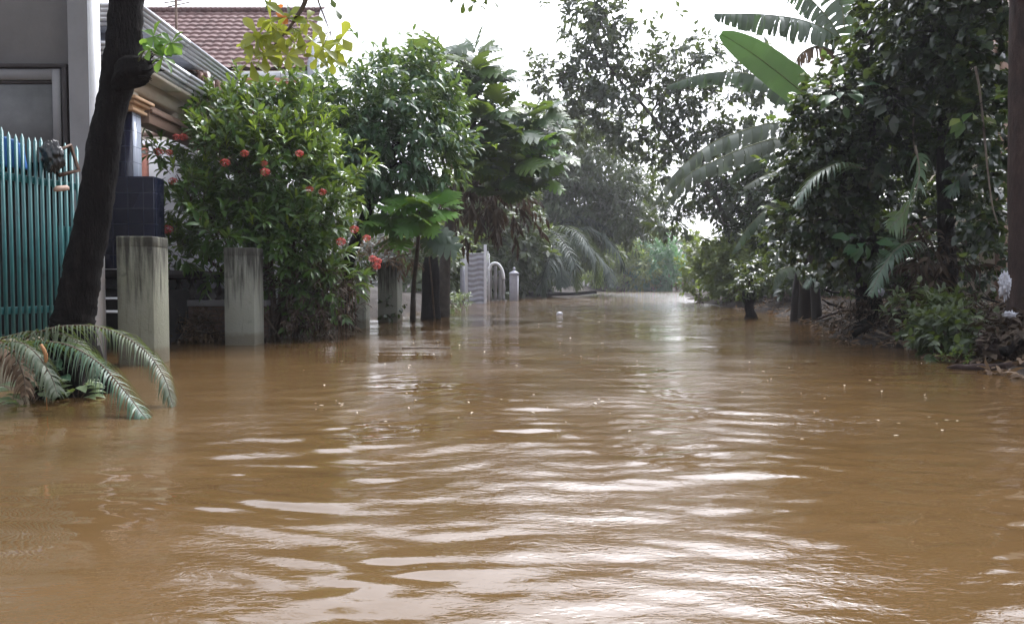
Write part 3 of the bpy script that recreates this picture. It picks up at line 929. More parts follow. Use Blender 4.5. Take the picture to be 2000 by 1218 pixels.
# low brick wall with turned balusters between the posts
M['brick'] = None
def brick_mat():
    m, t, p, o = mat_base('stained_brick')
    b = t.nodes.new('ShaderNodeTexBrick')
    b.inputs['Scale'].default_value = 1.0; b.inputs['Brick Width'].default_value = .22; b.inputs['Row Height'].default_value = .075; b.inputs['Mortar Size'].default_value = .008
    b.inputs['Color1'].default_value = (.13, .065, .045, 1); b.inputs['Color2'].default_value = (.19, .11, .08, 1); b.inputs['Mortar'].default_value = (.12, .10, .085, 1)
    tc = t.nodes.new('ShaderNodeTexCoord'); sx = t.nodes.new('ShaderNodeSeparateXYZ'); cx = t.nodes.new('ShaderNodeCombineXYZ')
    t.links.new(tc.outputs['Object'], sx.inputs[0]); t.links.new(math_n(t, 'ADD', sx.outputs[0], sx.outputs[1]), cx.inputs[0]); t.links.new(sx.outputs[2], cx.inputs[1]); t.links.new(cx.outputs[0], b.inputs['Vector'])
    c = mixc(t, math_n(t, 'MULTIPLY', noise(t, 4, 6), 1.1, True), b.outputs['Color'], (.05, .04, .032))
    t.links.new(c, p.inputs['Base Color']); p.inputs['Roughness'].default_value = .9
    bump(t, p, noise(t, 30, 5), .4, .01)
    return m
M['brick'] = brick_mat()
def low_wall():
    Y = 13.2; x0 = at(330, 600, Y)[0] - .9; x1 = at(520, 600, Y)[0]
    t = thing('low_wall', 'low stained brick wall topped with dark turned balusters between two posts', 'wall', ((x0 + x1) / 2, Y, -.5))
    z = lambda y: at(0, y, Y)[2]
    g = G(); g.box(x0, x1, Y, Y + .2, -.5, z(598)); g.build('brick_base', M['brick'], t)
    g = G(); g.box(x0, x1, Y - .05, Y + .25, z(598) + .002, z(586)); g.build('coping', M['plaster'], t, bevel=.01)
    g = G(); g.box(x0, x1, Y + .03, Y + .17, z(546), z(535)); g.build('hand_rail', M['dark_wood'], t, bevel=.01)
    zs = np.linspace(z(586) + .001, z(546), 12); rs = np.array([.06, .06, .035, .05, .075, .08, .07, .05, .035, .03, .05, .05])
    for x in np.arange(x0 + .1, x1, .235):
        g = G(); g.tube([(x, Y + .1, q) for q in zs], rs, 10); g.build('baluster', M['dark_wood'], t, smooth=True)
low_wall()

# ------------------------------------------------------------------ house with the maroon tiled roof
M['roof'] = mat_noise('maroon_roof_tile', [(.25, (.068, .036, .034)), (.5, (.115, .060, .056)), (.8, (.165, .10, .093))], 1.6, .7, .2, .01, bscale=20)
M['grey_paint'] = mat_noise('grey_painted_strip', [(.3, (.22, .23, .26)), (.7, (.34, .35, .38))], 3, .7, .1, .005, stretch=(3, 3, .4))
M['zinc'] = mat_noise('weathered_zinc', [(.3, (.36, .39, .44)), (.7, (.52, .55, .60))], 2, .5, .1, .005, metal=.2)
def tiled_house():
    Ye, Yr = 21.5, 25.0
    ze = at(560, 136, Ye)[2]; zr = at(560, 24, Yr)[2]
    xl = at(300, 100, Ye)[0] - 3; xr = at(616, 100, Ye)[0] - .05; xrb = at(640, 100, Yr)[0] - .1
    t = thing('tiled_house', 'two storey house with maroon tiled roof rising behind the porch house', 'house', ((xl + xr) / 2, (Ye + Yr) / 2, 0))
    rows = 14; sub = 5
    xs = np.arange(xl, xr, .035)
    P = []
    for r in range(rows):
        for k in range(sub + 1):
            s = (r + k / sub) / rows
            y = Ye + (Yr - Ye) * s; zz_ = ze + (zr - ze) * s
            lift = .055 * (1 - k / sub)
            xq = xl + (xs - xl) * ((xr + (xrb - xr) * s) - xl) / (xr - xl)
            P.append(np.stack([xq, np.full(len(xs), y), zz_ + lift + .034 * np.abs(np.sin(xs * np.pi / .30 + (0.0)))], -1))
    g = G(); g.grid(np.array(P)); 
    back = np.array([[(xl, Yr, zr), (xrb, Yr, zr)], [(xl, Yr + 3.5, ze), (xrb - .9, Yr + 3.5, ze)]]); g.grid(back)
    rf = g.build('roof', M['roof'], t, smooth=False)
    g = G(); q = np.linspace(xl, xrb, 44)
    rgr = np.random.default_rng(2)
    for a, b in zip(q[:-1], q[1:]):
        g.tube([(a, Yr, zr + .04), (b + .03, Yr, zr + .05)], [.11, .125], 10)
    g.build('ridge', M['roof'], rf, smooth=True)
    # gable strip at the right end, running back at a slant under the roof edge
    g = G()
    A = at(616, 100, Ye); B = at(641, 100, Yr)
    P = []
    for dx in (0, -.22):
        P += [(A[0] + dx, Ye - .06, -.5), (B[0] + dx, Yr, -.5), (B[0] + dx, Yr, zr + .16), (A[0] + dx, Ye - .06, ze + .16)]
    g.add(P, [(0, 1, 2, 3), (7, 6, 5, 4), (3, 2, 6, 7), (0, 3, 7, 4), (1, 5, 6, 2)])
    g.build('gable_wall', M['grey_paint'], t)
    g = G()
    for k in (.3, .55, .8):
        p_ = A * (1 - k) + B * k; zz_ = ze * (1 - k) + zr * k
        g.box(p_[0] - .05, p_[0] + .02, p_[1] - .10, p_[1] - .02, 2, zz_ + .08)
    g.build('gable_ribs', M['zinc'], t)
    z = lambda y: at(0, y, Ye)[2]
    g = G(); g.box(xl, xr, Ye + .3, Ye + .5, -.5, ze + .05); g.build('wall', M['cream'], t)
    g = G(); g.box(xl, xr, Ye + .12, Ye + .2, z(148), ze - .02); g.build('fascia', M['plaster_white'], t)
    g = G(); g.box(xl, xr, Ye + .22, Ye + .29, z(163), z(148) - .004); tag(g.build('pink_band', M['salmon'], t), 'salmon pink band under the eave')
    for k in range(4):
        x = xr - .25 - k * 1.3
        g = G(); g.box(x - 1.05, x, Ye + .26, Ye + .298, z(240), z(166)); wf = g.build('window', M['dark'], t)
        g = G()
        for q in np.linspace(x - 1.04, x - .01, 9): g.box(q - .03, q + .03, Ye + .2, Ye + .255, z(240), z(166))
        g.build('window_bars', M['zinc'], wf)
tiled_house()
g = G(); p0 = at(345, 60, 19); p1 = at(343, -30, 19)
g.tube([p0 - np.array([0, 0, 2.5]), p1], .035, 6)
for k, (dx, y) in enumerate(((.5, 6), (.35, 14), (.22, -2))):
    q = at(344, y, 19); g.tube([q - np.array([dx * .6, 0, .0]), q + np.array([dx, 0, .12])], .015, 5)
tag(g.build('roof_antenna', M['rust'], None, origin=p0), 'thin roof antenna mast before the maroon roof', 'antenna')

# ------------------------------------------------------------------ white gate, baluster wall and capped pillar farther along
M['gate_white'] = mat_plain('gate_white', (.60, .60, .64), .5, .1, 5)
M['gate_grey'] = mat_noise('grey_gate_sheet', [(.3, (.26, .26, .30)), (.7, (.38, .38, .43))], 3, .5, .1, .004)
def white_gate():
    Y = 38.0
    z = lambda y: at(0, y, Y)[2]; X = lambda x: at(x, 560, Y)[0]
    t = thing('sheet_gate', 'tall grey sheet gate in a white frame standing in the water', 'gate', (X(930), Y, -.4))
    for a, b, top in ((908, 913.5, 488), (945, 950.5, 478)):
        g = G(); g.box(X(a), X(b), Y - .06, Y + .1, -.4, z(top)); g.build('frame_post', M['gate_white'], t, bevel=.01)
    xs = np.linspace(X(913.5), X(945), 30); zs = np.linspace(-.4, z(494), 120)
    A, B = np.meshgrid(xs, zs)
    Dp = Y + .018 * np.sin(B * 2 * np.pi / .26 + 1.0 * np.sin((A - xs[0]) * 2 * np.pi / .85))
    g = G(); g.grid(np.stack([A, Dp, B], -1)); o = g.build('wavy_sheet', M['gate_grey'], t, smooth=True)
    so = o.modifiers.new('thickness', 'SOLIDIFY'); so.thickness = .01
    g = G(); g.box(X(898), X(907), Y + .3, Y + .4, -.4, z(505)); g.build('side_panel', M['gate_grey'], t)
    g = G(); g.box(X(952), X(953.5), Y + .2, Y + .3, -.4, z(490)); g.box(X(955), X(956), Y + .4, Y + .5, -.4, z(494)); g.build('pipe', M['gate_white'], t)
    Y = 44.0
    t = thing('baluster_wall', 'short wall with arched rail and thick pale balusters past the sheet gate', 'wall', (X(968), Y, -.4))
    g = G(); g.box(X(953), X(990), Y, Y + .3, -.4, .05); g.build('plinth', M['plaster'], t)
    ar = curve([at(955, 528, Y), at(960, 516, Y), at(972, 515, Y), at(981, 528, Y), at(984, 545, Y)], 14)
    g = G(); g.tube(ar, .085, 8); g.build('arched_rail', M['plaster_white'], t, smooth=True)
    for x, top in ((957.5, 520), (967.5, 519), (977, 528), (983, 545)):
        b = at(x, 570, Y); g = G(); zt = at(x, top, Y)[2]
        g.tube([(b[0], Y + .1, q) for q in np.linspace(.0, zt, 8)], [.14, .12, .09, .13, .15, .12, .09, .11], 9); g.build('baluster', M['plaster'], t, smooth=True)
    Y = 44.5
    t = thing('capped_pillar', 'slender grey pillar with a white edge and pointed cap past the balusters', 'pillar', (at(1003, 560, Y)[0], Y, -.4))
    X = lambda x: at(x, 560, Y)[0]; z = lambda y: at(0, y, Y)[2]
    g = G(); g.box(X(995), X(1010), Y, Y + .45, -.4, z(536)); g.build('shaft', M['gate_grey'], t, bevel=.01)
    g = G(); g.box(X(1010) + .002, X(1013), Y - .02, Y + .47, -.4, z(538)); g.build('edge_strip', M['gate_white'], t)
    g = G(); c = (X(994), X(1014)); a = (Y - .06, Y + .5); m = ((c[0] + c[1]) / 2, Y + .22)
    g.add([(c[0], a[0], z(536)), (c[1], a[0], z(536)), (c[1], a[1], z(536)), (c[0], a[1], z(536)), (c[0], a[0], z(533)), (c[1], a[0], z(533)), (c[1], a[1], z(533)), (c[0], a[1], z(533)), (m[0], m[1], z(527))],
          [(3, 2, 1, 0), (0, 1, 5, 4), (1, 2, 6, 5), (2, 3, 7, 6), (3, 0, 4, 7), (4, 5, 8), (5, 6, 8), (6, 7, 8), (7, 4, 8)])
    g.tube([(m[0], m[1], z(528)), (m[0], m[1], z(524)), (m[0], m[1], z(521))], [.05, .09, .03], 8)
    g.build('pointed_cap', M['gate_grey'], t)
white_gate()
# ------------------------------------------------------------------ leaning street tree on the left
def leaning_tree():
    Y = 6.75
    pts = [(138, 790), (141, 660), (148, 600), (166, 500), (186, 400), (200, 300), (218, 200), (240, 100), (247, 0), (262, -120), (285, -330)]
    rad = np.array([52, 41, 38, 33, 31, 29, 29, 33, 31, 29, 22]) / F * Y
    P = np.array([at(a, b, Y + .02 * k) for k, (a, b) in enumerate(pts)])
    t = thing('street_tree', 'dark leaning trunk with a sawn off branch stub beside the teal fence', 'tree', P[0] + np.array([0, 0, -.4]))
    n = 160
    c = curve(P, n); r = curve(np.stack([rad, rad * 0, rad * 0], -1), n)[:, 0]
    rg = np.random.default_rng(1)
    c = c + np.cumsum(rg.normal(0, .0008, c.shape), 0)
    r = r * (1 + .05 * np.sin(np.linspace(0, 23, n)) * np.sin(np.linspace(0, 9, n)))
    g = G(); g.tube(c, r, 30, .045, 5)
    # stub: a knot that ends in a broken, jagged cut
    s0 = at(224, 172, Y + .04); s1 = at(262, 142, Y + .02); s2 = at(291, 130, Y)
    g.tube(curve([s0, s1, s2], 8), np.array([.05, .085, .115, .13, .125, .11, .095, .075]), 20, .18, 9)
    for k in range(9):
        q = s2 + rg.normal(0, .045, 3)
        g.tube([q, q + np.array([.05, 0, 0]) * rg.uniform(.6, 1.6) + rg.normal(0, .018, 3)], [.016, .003], 4)
    for (a, b, k, l) in ((293, 115, 298, 108), (292, 138, 300, 128), (285, 150, 292, 158)):
        g.tube([at(a - 14, b, Y - .14), at(a, b, Y - .15), at(k + 4, l, Y - .16)], [.012, .008, .003], 5)
    # root flare
    for a in (-.9, .3, 1.7, 3.0, 4.2):
        q = P[0] + np.array([math.cos(a) * .42, math.sin(a) * .42, -.3])
        g.tube(curve([P[1] + np.array([math.cos(a) * .12, math.sin(a) * .12, -.1]), (P[0] + q) / 2 + np.array([math.cos(a) * .1, math.sin(a) * .1, .12]), q], 7), np.linspace(.12, .05, 7), 8, .08, 3)
    g.build('trunk', M['bark'], t, smooth=True)
    # leafy sprout on the stub
    gs = G(); gl = G()
    for (b0, b1, nl) in (((272, 118), (300, 72), 7), ((278, 116), (335, 85), 8), ((280, 116), (318, 112), 7), ((270, 120), (292, 95), 5)):
        p0 = at(*b0, Y - .22); p1 = at(*b1, Y - .32)
        gs.tube(curve([p0, (p0 + p1) / 2 + np.array([0, 0, .03]), p1], 6), np.linspace(.007, .003, 6), 5)
        k = np.arange(nl); th = k * 2 * np.pi / nl + rg.uniform(0, 6)
        d = np.stack([np.cos(th) + .25, rg.normal(-.2, .4, nl), np.sin(th) * .9 - .25], -1)
        gl.inst(*T_OBO, frames(d, np.tile([0, -.6, .8], (nl, 1)) + rg.normal(0, .2, (nl, 3)), rg.uniform(.11, .17, nl)), np.tile(p1, (nl, 1)) - nrm(d) * .01)
    gs.build('sprout_stem', M['twig_green'], t); gl.build('sprout_leaves', M['sprout'], t)
    # limbs over the top of the picture, and the drooping branch with yellowing leaves
    g = G()
    top = P[-1]
    b1 = curve([c[n - 18], at(420, -330, 6.1), at(585, -160, 5.9), at(600, -20, 5.9), at(575, 40, 5.9), at(540, 85, 5.9)], 34)
    g.tube(b1, np.linspace(.05, .0035, 34), 7, .04, 4)
    b2 = curve([at(588, -140, 5.9), at(615, -20, 5.95), at(632, 30, 5.95), at(645, 62, 5.95)], 16)
    g.tube(b2, np.linspace(.012, .003, 16), 5)
    b3 = curve([at(420, -330, 6.1), at(760, -300, 6.3), at(900, -150, 6.4), at(930, -10, 6.4)], 20)
    g.tube(b3, np.linspace(.03, .004, 20), 6)
    b4 = curve([top, at(250, -520, 7.2), at(180, -760, 7.6)], 12); g.tube(b4, np.linspace(.16, .05, 12), 9, .05, 2)
    b5 = curve([top, at(380, -520, 6.6), at(480, -700, 6.4)], 12); g.tube(b5, np.linspace(.12, .04, 12), 9, .05, 2)
    gy = G()
    def whorl(gq, px, py, Yq, nl, s, face=(0, -.55, .8)):
        p = at(px, py, Yq)
        k = np.arange(nl); th = k * 2 * np.pi / nl + rg.uniform(0, 6)
        d = np.stack([np.cos(th), rg.normal(-.1, .3, nl), np.sin(th) * .85 - .3], -1)
        gq.inst(*T_OBO, frames(d, np.tile(face, (nl, 1)) + rg.normal(0, .3, (nl, 3)), s * rg.uniform(.75, 1.15, nl)), np.tile(p, (nl, 1)))
    for (x, y, nl, s) in ((530, 45, 7, .17), (560, 35, 6, .16), (505, 70, 7, .16), (545, 82, 7, .17), (585, 62, 6, .15), (600, 38, 6, .15), (515, 105, 6, .15), (560, 108, 6, .15), (490, 118, 6, .14), (610, 80, 6, .16), (630, 92, 6, .15), (655, 98, 6, .15), (648, 118, 5, .14), (575, 85, 6, .15), (498, 95, 4, .13), (668, 75, 3, .15), (620, 112, 4, .13), (540, 60, 6, .15)):
        whorl(gy, x, y, 5.9 + rg.normal(0, .08), nl, s)
        q = b1[np.argmin(np.linalg.norm(b1 - at(x, y, 5.9), axis=1))] if x < 605 else b2[np.argmin(np.linalg.norm(b2 - at(x, y, 5.95), axis=1))]
        g.tube([q, at(x, y, 5.9)], [.003, .002], 4)
    gd = G()
    for (x, y) in ((515, -2), (530, 0), (560, 4), (655, 18), (645, -4), (905, 2), (925, 8), (940, 2), (915, -12), (960, -2), (950, -14), (890, -10)):
        whorl(gd, x, y, 6.0 if x < 700 else 6.4, 2 if x < 700 else 3, .10)
    br = g.build('branch', M['twig'], t, smooth=True)
    tag(gy.build('yellow_leaves', M['yellow'], br), 'yellowing leaves on the drooping branch tip')
    gd.build('hanging_leaves', M['olive'], br)
    go = G()
    whorl(go, 538, 24, 5.9, 1, .12, (0, -1, .2)); whorl(go, 536, 12, 5.9, 1, .09, (0, -1, .2))
    go.build('orange_leaf', M['orange_leaf'], br)
    gc = G(); rg2 = np.random.default_rng(6)
    Pq, Oq = blob_points([(120, -620, 7.6, 300, 160, 1.3), (470, -760, 6.6, 200, 120, 1.1)], 330, rg2, .4)
    add_twigs(gc, Pq, Oq, rg2, T_OBO, .2, 7, .3, .1, .3, 1.0)
    gc.build('crown', M['sprout'], t)
leaning_tree()

# ------------------------------------------------------------------ fallen palm fronds in the left foreground
def fallen(label, pts, nl, lmax, mat, seed, **kw):
    P = [at(*p) for p in pts]
    t = thing('palm_frond', label, 'palm frond', P[0] - np.array([0, 0, .3]), 'fallen palm fronds in the flood water')
    frond(t, P, nl, lmax, mat, M['twig'], seed, **kw)
fallen('dusty green palm frond arching farthest right behind the others', [(-10, 712, 6.3), (60, 655, 6.35), (140, 636, 6.35), (215, 645, 6.3), (280, 682, 6.2), (320, 735, 6.1), (338, 792, 6.02)], 64, .34, M['palm_grey'], 11, droop=1.5, width=.0145, r0=.013, fwd=.5, rise=.1)
fallen('deep green palm frond whose tip dips in the water in front', [(0, 700, 6.0), (60, 672, 6.0), (125, 672, 5.9), (190, 706, 5.75), (245, 765, 5.6), (278, 808, 5.48), (296, 826, 5.4)], 68, .36, M['palm'], 12, droop=1.25, width=.0145, r0=.013, fwd=.7, rise=.1, twist=.2)
fallen('withered dark palm frond lying at the far left edge', [(-90, 640, 6.2), (-20, 660, 6.1), (25, 690, 6.0), (45, 730, 5.9), (50, 770, 5.8)], 46, .30, M['dry'], 13, droop=1.4, width=.026, r0=.016, fwd=.6, miss=.2)
fallen('brown stripped palm frond behind the green ones against the fence', [(-120, 720, 6.5), (-20, 670, 6.5), (60, 648, 6.45), (130, 655, 6.4), (175, 690, 6.35), (190, 740, 6.3)], 54, .34, M['palm_grey'], 14, droop=1.6, width=.02, r0=.012, fwd=.3, miss=.15)
fallen('short grey palm frond hanging low over the pale leaves', [(-30, 690, 5.8), (30, 668, 5.8), (70, 690, 5.75), (100, 735, 5.7), (112, 772, 5.65)], 46, .27, M['palm_grey'], 15, droop=1.4, width=.02, r0=.010, fwd=.5, miss=.1)
g = G(); g.tube(curve([at(80, 672, 5.75), at(90, 695, 5.75), at(88, 722, 5.75), at(92, 800, 5.72)], 8), [.010, .014, .014, .013, .008, .005, .004, .004], 8, .08)
M['orange_stalk'] = mat_plain('orange_brown_stalk', (.26, .12, .045), .7, .3, 10)
tag(g.build('broken_stalk', M['orange_stalk'], None, origin=at(84, 790, 5.72), smooth=True), 'orange brown broken stalk standing among the fallen fronds', 'stalk')
def float_plant(label, px, py, Y, n, s, seed, mat):
    rg = np.random.default_rng(seed)
    c = at(px, py, Y)
    t = thing('floating_plant', label, 'plant', (c[0], c[1], -.05), 'leafy plants drowned under the fronds')
    g = G(); gs = G()
    th = rg.uniform(0, 6.28, n)
    d = np.stack([np.cos(th), np.sin(th), rg.uniform(-.3, .5, n)], -1)
    p = c + np.stack([np.cos(th), np.sin(th), 0 * th], -1) * rg.uniform(.02, .16, (n, 1)) + np.array([0, 0, 1]) * rg.uniform(-.02, .16, (n, 1))
    g.inst(*T_WIDE, frames(d, np.tile([0, -.3, 1.0], (n, 1)), s * rg.uniform(.7, 1.2, n)), p)
    for q in p[:12]: gs.tube([(c[0], c[1], -.05), q], [.006, .003], 4)
    g.build('leaves', mat, t); gs.build('stems', M['twig'], t)
M['pale_leaf'] = mat_leaf('pale_drowned_leaf', [(.13, .18, .10), (.2, .25, .15), (.09, .13, .06)], .3, .3)
float_plant('broad pale leaves floating at the far left waterline', 55, 785, 6.2, 24, .17, 3, M['pale_leaf'])
float_plant('small pale leafy tuft in the water behind the deep green frond', 150, 770, 6.5, 26, .16, 4, M['pale_leaf'])
float_plant('dark leafy tuft under the arching dusty frond', 100, 730, 6.6, 40, .2, 5, M['palm'])

# ------------------------------------------------------------------ flowering shrub between the posts
def ixora():
    rg = np.random.default_rng(21)
    base = at(540, 664, 13.6)
    t = thing('flowering_shrub', 'big glossy green shrub dotted with red flower heads between the concrete posts', 'shrub', (base[0], base[1], -.2))
    blobs = [(440, 330, 13.2, 108, 115, 1.0), (385, 380, 12.8, 70, 75, .8), (540, 330, 13.5, 130, 130, 1.1), (622, 410, 13.4, 72, 92, 1.0), (560, 470, 13.3, 130, 90, 1.0), (440, 450, 12.9, 100, 80, .9), (470, 230, 13.8, 85, 60, .9), (600, 260, 14.3, 80, 65, .9), (540, 195, 14.3, 70, 38, .8), (345, 470, 12.6, 60, 60, .7), (625, 500, 13.3, 64, 72, .8), (440, 235, 13.6, 55, 45, .7), (400, 520, 13.2, 60, 45, .6), (345, 340, 12.7, 34, 40, .4)]
    gs = G(); root = np.array([base[0], base[1], .0])
    limbs(gs, root, [at(*b[:3]) for b in blobs], .05, rg, .3)
    for k in range(10): limbs(gs, root + rg.normal(0, .18, 3) * np.array([1, 1, 0]), [at(*blobs[rg.integers(9)][:3]) + rg.normal(0, .4, 3)], .03, rg, .3)
    blobs = [(b[0], b[1], b[2], max(20, b[3] - 30), max(18, b[4] - 28), b[5] * .8) for b in blobs]
    blobs += [(312, 300, 12.6, 16, 20, .3), (296, 285, 12.5, 10, 10, .2), (300, 440, 12.4, 22, 14, .3), (690, 350, 12.9, 12, 34, .3), (480, 178, 13.6, 34, 14, .4), (610, 190, 14, 30, 18, .4), (415, 205, 13.4, 22, 14, .3), (672, 300, 13.4, 22, 16, .4), (350, 500, 12.6, 24, 22, .3), (545, 165, 14, 34, 12, .4)]
    P, O = blob_points(blobs, 1750, rg, .4, .42)
    g = G()
    yng = (rg.uniform(size=len(P)) < .13) & (O[:, 2] > .1)
    add_twigs(g, P[~yng], O[~yng], rg, T_LEAF, .25, 8, .3, .45, .18, 1.0, gs, .005)
    gy = G(); add_twigs(gy, P[yng] + O[yng] * .1, O[yng], rg, T_NARROW, .21, 6, .22, 1.0, -.05, .7)
    # dark drowned skirt
    Pd, Od = blob_points([(600, 590, 13.6, 85, 90, .7), (560, 640, 13.2, 60, 40, .5), (640, 640, 13.3, 50, 40, .4), (660, 610, 14.0, 25, 50, .4)], 240, rg, .4)
    gd = G(); add_twigs(gd, Pd, Od, rg, T_NARROW, .17, 7, .3, -.2, .4, .9, gs, .006)
    gm = G(); add_twigs(gm, *blob_points([(590, 560, 13.8, 100, 70, .6)], 170, rg, .3), rg, T_LEAF, .22, 7, .3, 0, .35)
    gs.build('stems', M['twig'], t); g.build('foliage', M['ixora'], t); gy.build('young_leaves', M['ixora_young'], t)
    tag(gd.build('dead_skirt', M['dry_dark'], t), 'brown dead twigs and leaves trailing in the water')
    gm.build('inner_foliage', M['ixora'], t)
    # red flower heads
    pet = np.array([(0, 0, 0), (.5, -.22, .05), (1, 0, 0), (.5, .22, .05)])
    proto = None
    spots = [(268, 443), (281, 371), (330, 298), (345, 268), (358, 268), (338, 354), (310, 297), (393, 428), (516, 320), (518, 336), (605, 370), (327, 448), (666, 472), (716, 465), (728, 505), (736, 520), (692, 448), (478, 300), (440, 318), (630, 375), (585, 300), (738, 510)]
    for i, (x, y) in enumerate(spots):
        Yq = 12.35 if x < 400 else (12.2 if x < 600 else 12.6)
        Yq += rg.uniform(-.1, .1)
        p = at(x, y, Yq)
        if proto is None:
            n = 70; u = nrm(rg.normal(size=(n, 3)) + np.array([0, -.3, .45]))
            gf = G()
            for q in range(4):
                d = np.cross(u, nrm(rg.normal(size=(n, 3)))) + u * .25
                gf.inst(pet, [(0, 1, 2, 3)], frames(d, u, np.full(n, .030)), u * np.array([.08, .08, .06]) + p)
            proto = gf.build('flower_head', M['red'], t); src = p
            o = proto
        else:
            o = proto.copy(); COL.objects.link(o); o.parent = t
            o.location = (p - src) + np.array([0, 0, 0])
            sc = (.75 if x > 700 else rg.uniform(.65, 1.0)); base_l = src - np.array(t.location)
            o.scale = (sc, sc, sc); o.location = (p - np.array(t.location)) - base_l * sc
ixora()

# ------------------------------------------------------------------ lush tree, lobed-leaf trees
tree('garden_tree', 'dense fresh green tree with drooping leaf sprays behind the flowering shrub', 'tree', at(665, 650, 18) * np.array([1, 1, 0]) + np.array([0, 0, -.3]),
     [at(665, 655, 18), at(680, 520, 18), at(715, 420, 17.7), at(745, 330, 17.6)], [.16, .14, .12, .07],
     [(770, 180, 17.5, 105, 65, 1.4), (700, 230, 17.2, 90, 65, 1.2), (800, 260, 17.2, 85, 75, 1.2), (640, 250, 17.5, 70, 55, 1.0), (740, 300, 17.0, 95, 65, 1.1), (850, 310, 17.6, 60, 50, .9), (820, 150, 17.8, 60, 45, .9), (690, 190, 18, 60, 45, .9), (800, 340, 18.3, 60, 30, .7), (620, 215, 17.8, 60, 40, .8), (640, 290, 17.5, 70, 50, .9), (860, 240, 17.8, 50, 60, .9), (690, 340, 17.6, 60, 50, .8)],
     M['lush'], M['bark'], 1050, 8, T_LEAF, .29, 31, length=.42, up=.1, droop=.42, shell=.45)

def lobed_tree(name, label, base, trunk, rad, clusters, size, mat, seed, young=None, nl=9, tm=T_LOBED, face=.55):
    rg = np.random.default_rng(seed)
    t = thing(name, label, 'tree', base)
    gt = G(); c = curve(trunk, 14); gt.tube(c, np.interp(np.linspace(0, 1, 14), np.linspace(0, 1, len(rad)), rad), 9, .06, seed)
    g = G(); gy = G()
    for (px, py, Y, s, yq) in clusters:
        p = at(px, py, Y)
        k = int(np.clip(np.argmin(np.linalg.norm(c - (p - np.array([0, 0, .5])), axis=1)), 4, 13))
        limbs(gt, c[k], [p], .05, rg, .2)
        th = np.arange(nl) * 2.4 + rg.uniform(0, 6)
        el = rg.uniform(-.5, .75, nl)
        d = np.stack([np.cos(th), np.sin(th) * .8 - .15, el], -1)
        up = np.stack([np.cos(th) * -.35, np.full(nl, -face), np.ones(nl)], -1) + rg.normal(0, .22, (nl, 3))
        q = gy if (yq and young) else g
        q.inst(tm[0], tm[1], frames(d, up, size * s * rg.uniform(.65, 1.15, nl)), p + nrm(d) * .1 * size)
    gt.build('trunk', M['bark_grey'], t, smooth=True)
    if g.n: g.build('crown', mat, t)
    if young and gy.n: gy.build('young_leaves', young, t)
    return t
lobed_tree('breadfruit_tree', 'tall breadfruit tree with huge deeply lobed leaves against the sky', at(868, 600, 23) * np.array([1, 1, 0]) + np.array([0, 0, -.2]),
    [at(866, 600, 23) * np.array([1, 1, 0]) - np.array([0, 0, .3]), at(872, 480, 22.6), at(900, 350, 22.2), at(930, 220, 22)], [.2, .17, .13, .07],
    [(835, 120, 21.5, 1.05, 0), (870, 110, 22, 1.05, 0), (930, 140, 22, 1.1, 0), (960, 165, 22.3, 1.0, 0), (905, 190, 21.5, 1.0, 0), (980, 215, 22, 1.05, 0), (940, 235, 21.2, 1.1, 0), (880, 245, 21, .8, 1), (1000, 265, 21.6, 1.1, 0), (1040, 235, 22.4, 1.0, 0), (960, 285, 21, 1.0, 0), (1045, 290, 21.8, .9, 1), (1010, 320, 21.4, 1.1, 0), (925, 320, 21.2, .8, 0), (980, 350, 21.6, 1.0, 0), (1060, 220, 22.8, .9, 0), (890, 160, 22.4, 1.0, 0), (800, 110, 22.6, .9, 0), (1030, 370, 22, .9, 0), (820, 150, 22.5, 1, 0), (850, 175, 22.3, 1, 0), (900, 270, 22, 1, 0), (950, 330, 22.3, 1, 0), (1070, 260, 22.6, .9, 0), (1075, 310, 22.4, .9, 0), (910, 215, 22.6, 1, 0), (960, 250, 22.6, 1, 0), (1000, 300, 22.7, 1, 0), (1050, 350, 22.4, 1, 1), (930, 110, 22.8, .9, 0), (975, 375, 22, .9, 0)],
    .92, M['lobed'], 41, M['lobed_young'], 13)
lobed_tree('young_breadfruit', 'young light green breadfruit sapling on a thin pale stem by the cracked post', at(808, 625, 20.2) * np.array([1, 1, 0]) + np.array([0, 0, -.2]),
    [at(806, 628, 20.2), at(808, 560, 19.4), at(815, 490, 18), at(818, 440, 16.6)], [.085, .06, .05, .04],
    [(820, 412, 16.4, 1.0, 1), (775, 420, 16.2, 1.0, 1), (752, 440, 16.2, .8, 1), (858, 408, 16.5, .85, 1), (825, 435, 16.1, .9, 1), (785, 462, 16.3, .8, 1), (800, 395, 16.6, .8, 1)],
    .80, M['lobed'], 42, M['lobed_young'], 9)
g = G(); gq = G(); rgx = np.random.default_rng(77)
tq = thing('broad_leaf_plant', 'single dark broad leaf with pale veins right of the light green sapling', 'plant', at(850, 620, 20.6) * np.array([1, 1, 0]))
p0 = at(828, 452, 17); gq.tube(curve([at(850, 622, 20.6) - np.array([0, 0, .3]), at(840, 520, 19), p0], 10), np.linspace(.03, .012, 10), 6)
g.inst(*T_LOBED, frames(np.array([[1, 0, -.5], [.7, -.2, -.95], [1, .1, -.1]]), np.tile([.1, -.8, .55], (3, 1)), np.array([1.0, .7, .7])), np.tile(p0, (3, 1)))
gq.build('stem', M['twig'], tq, smooth=True); g.build('leaf', M['palm'], tq)

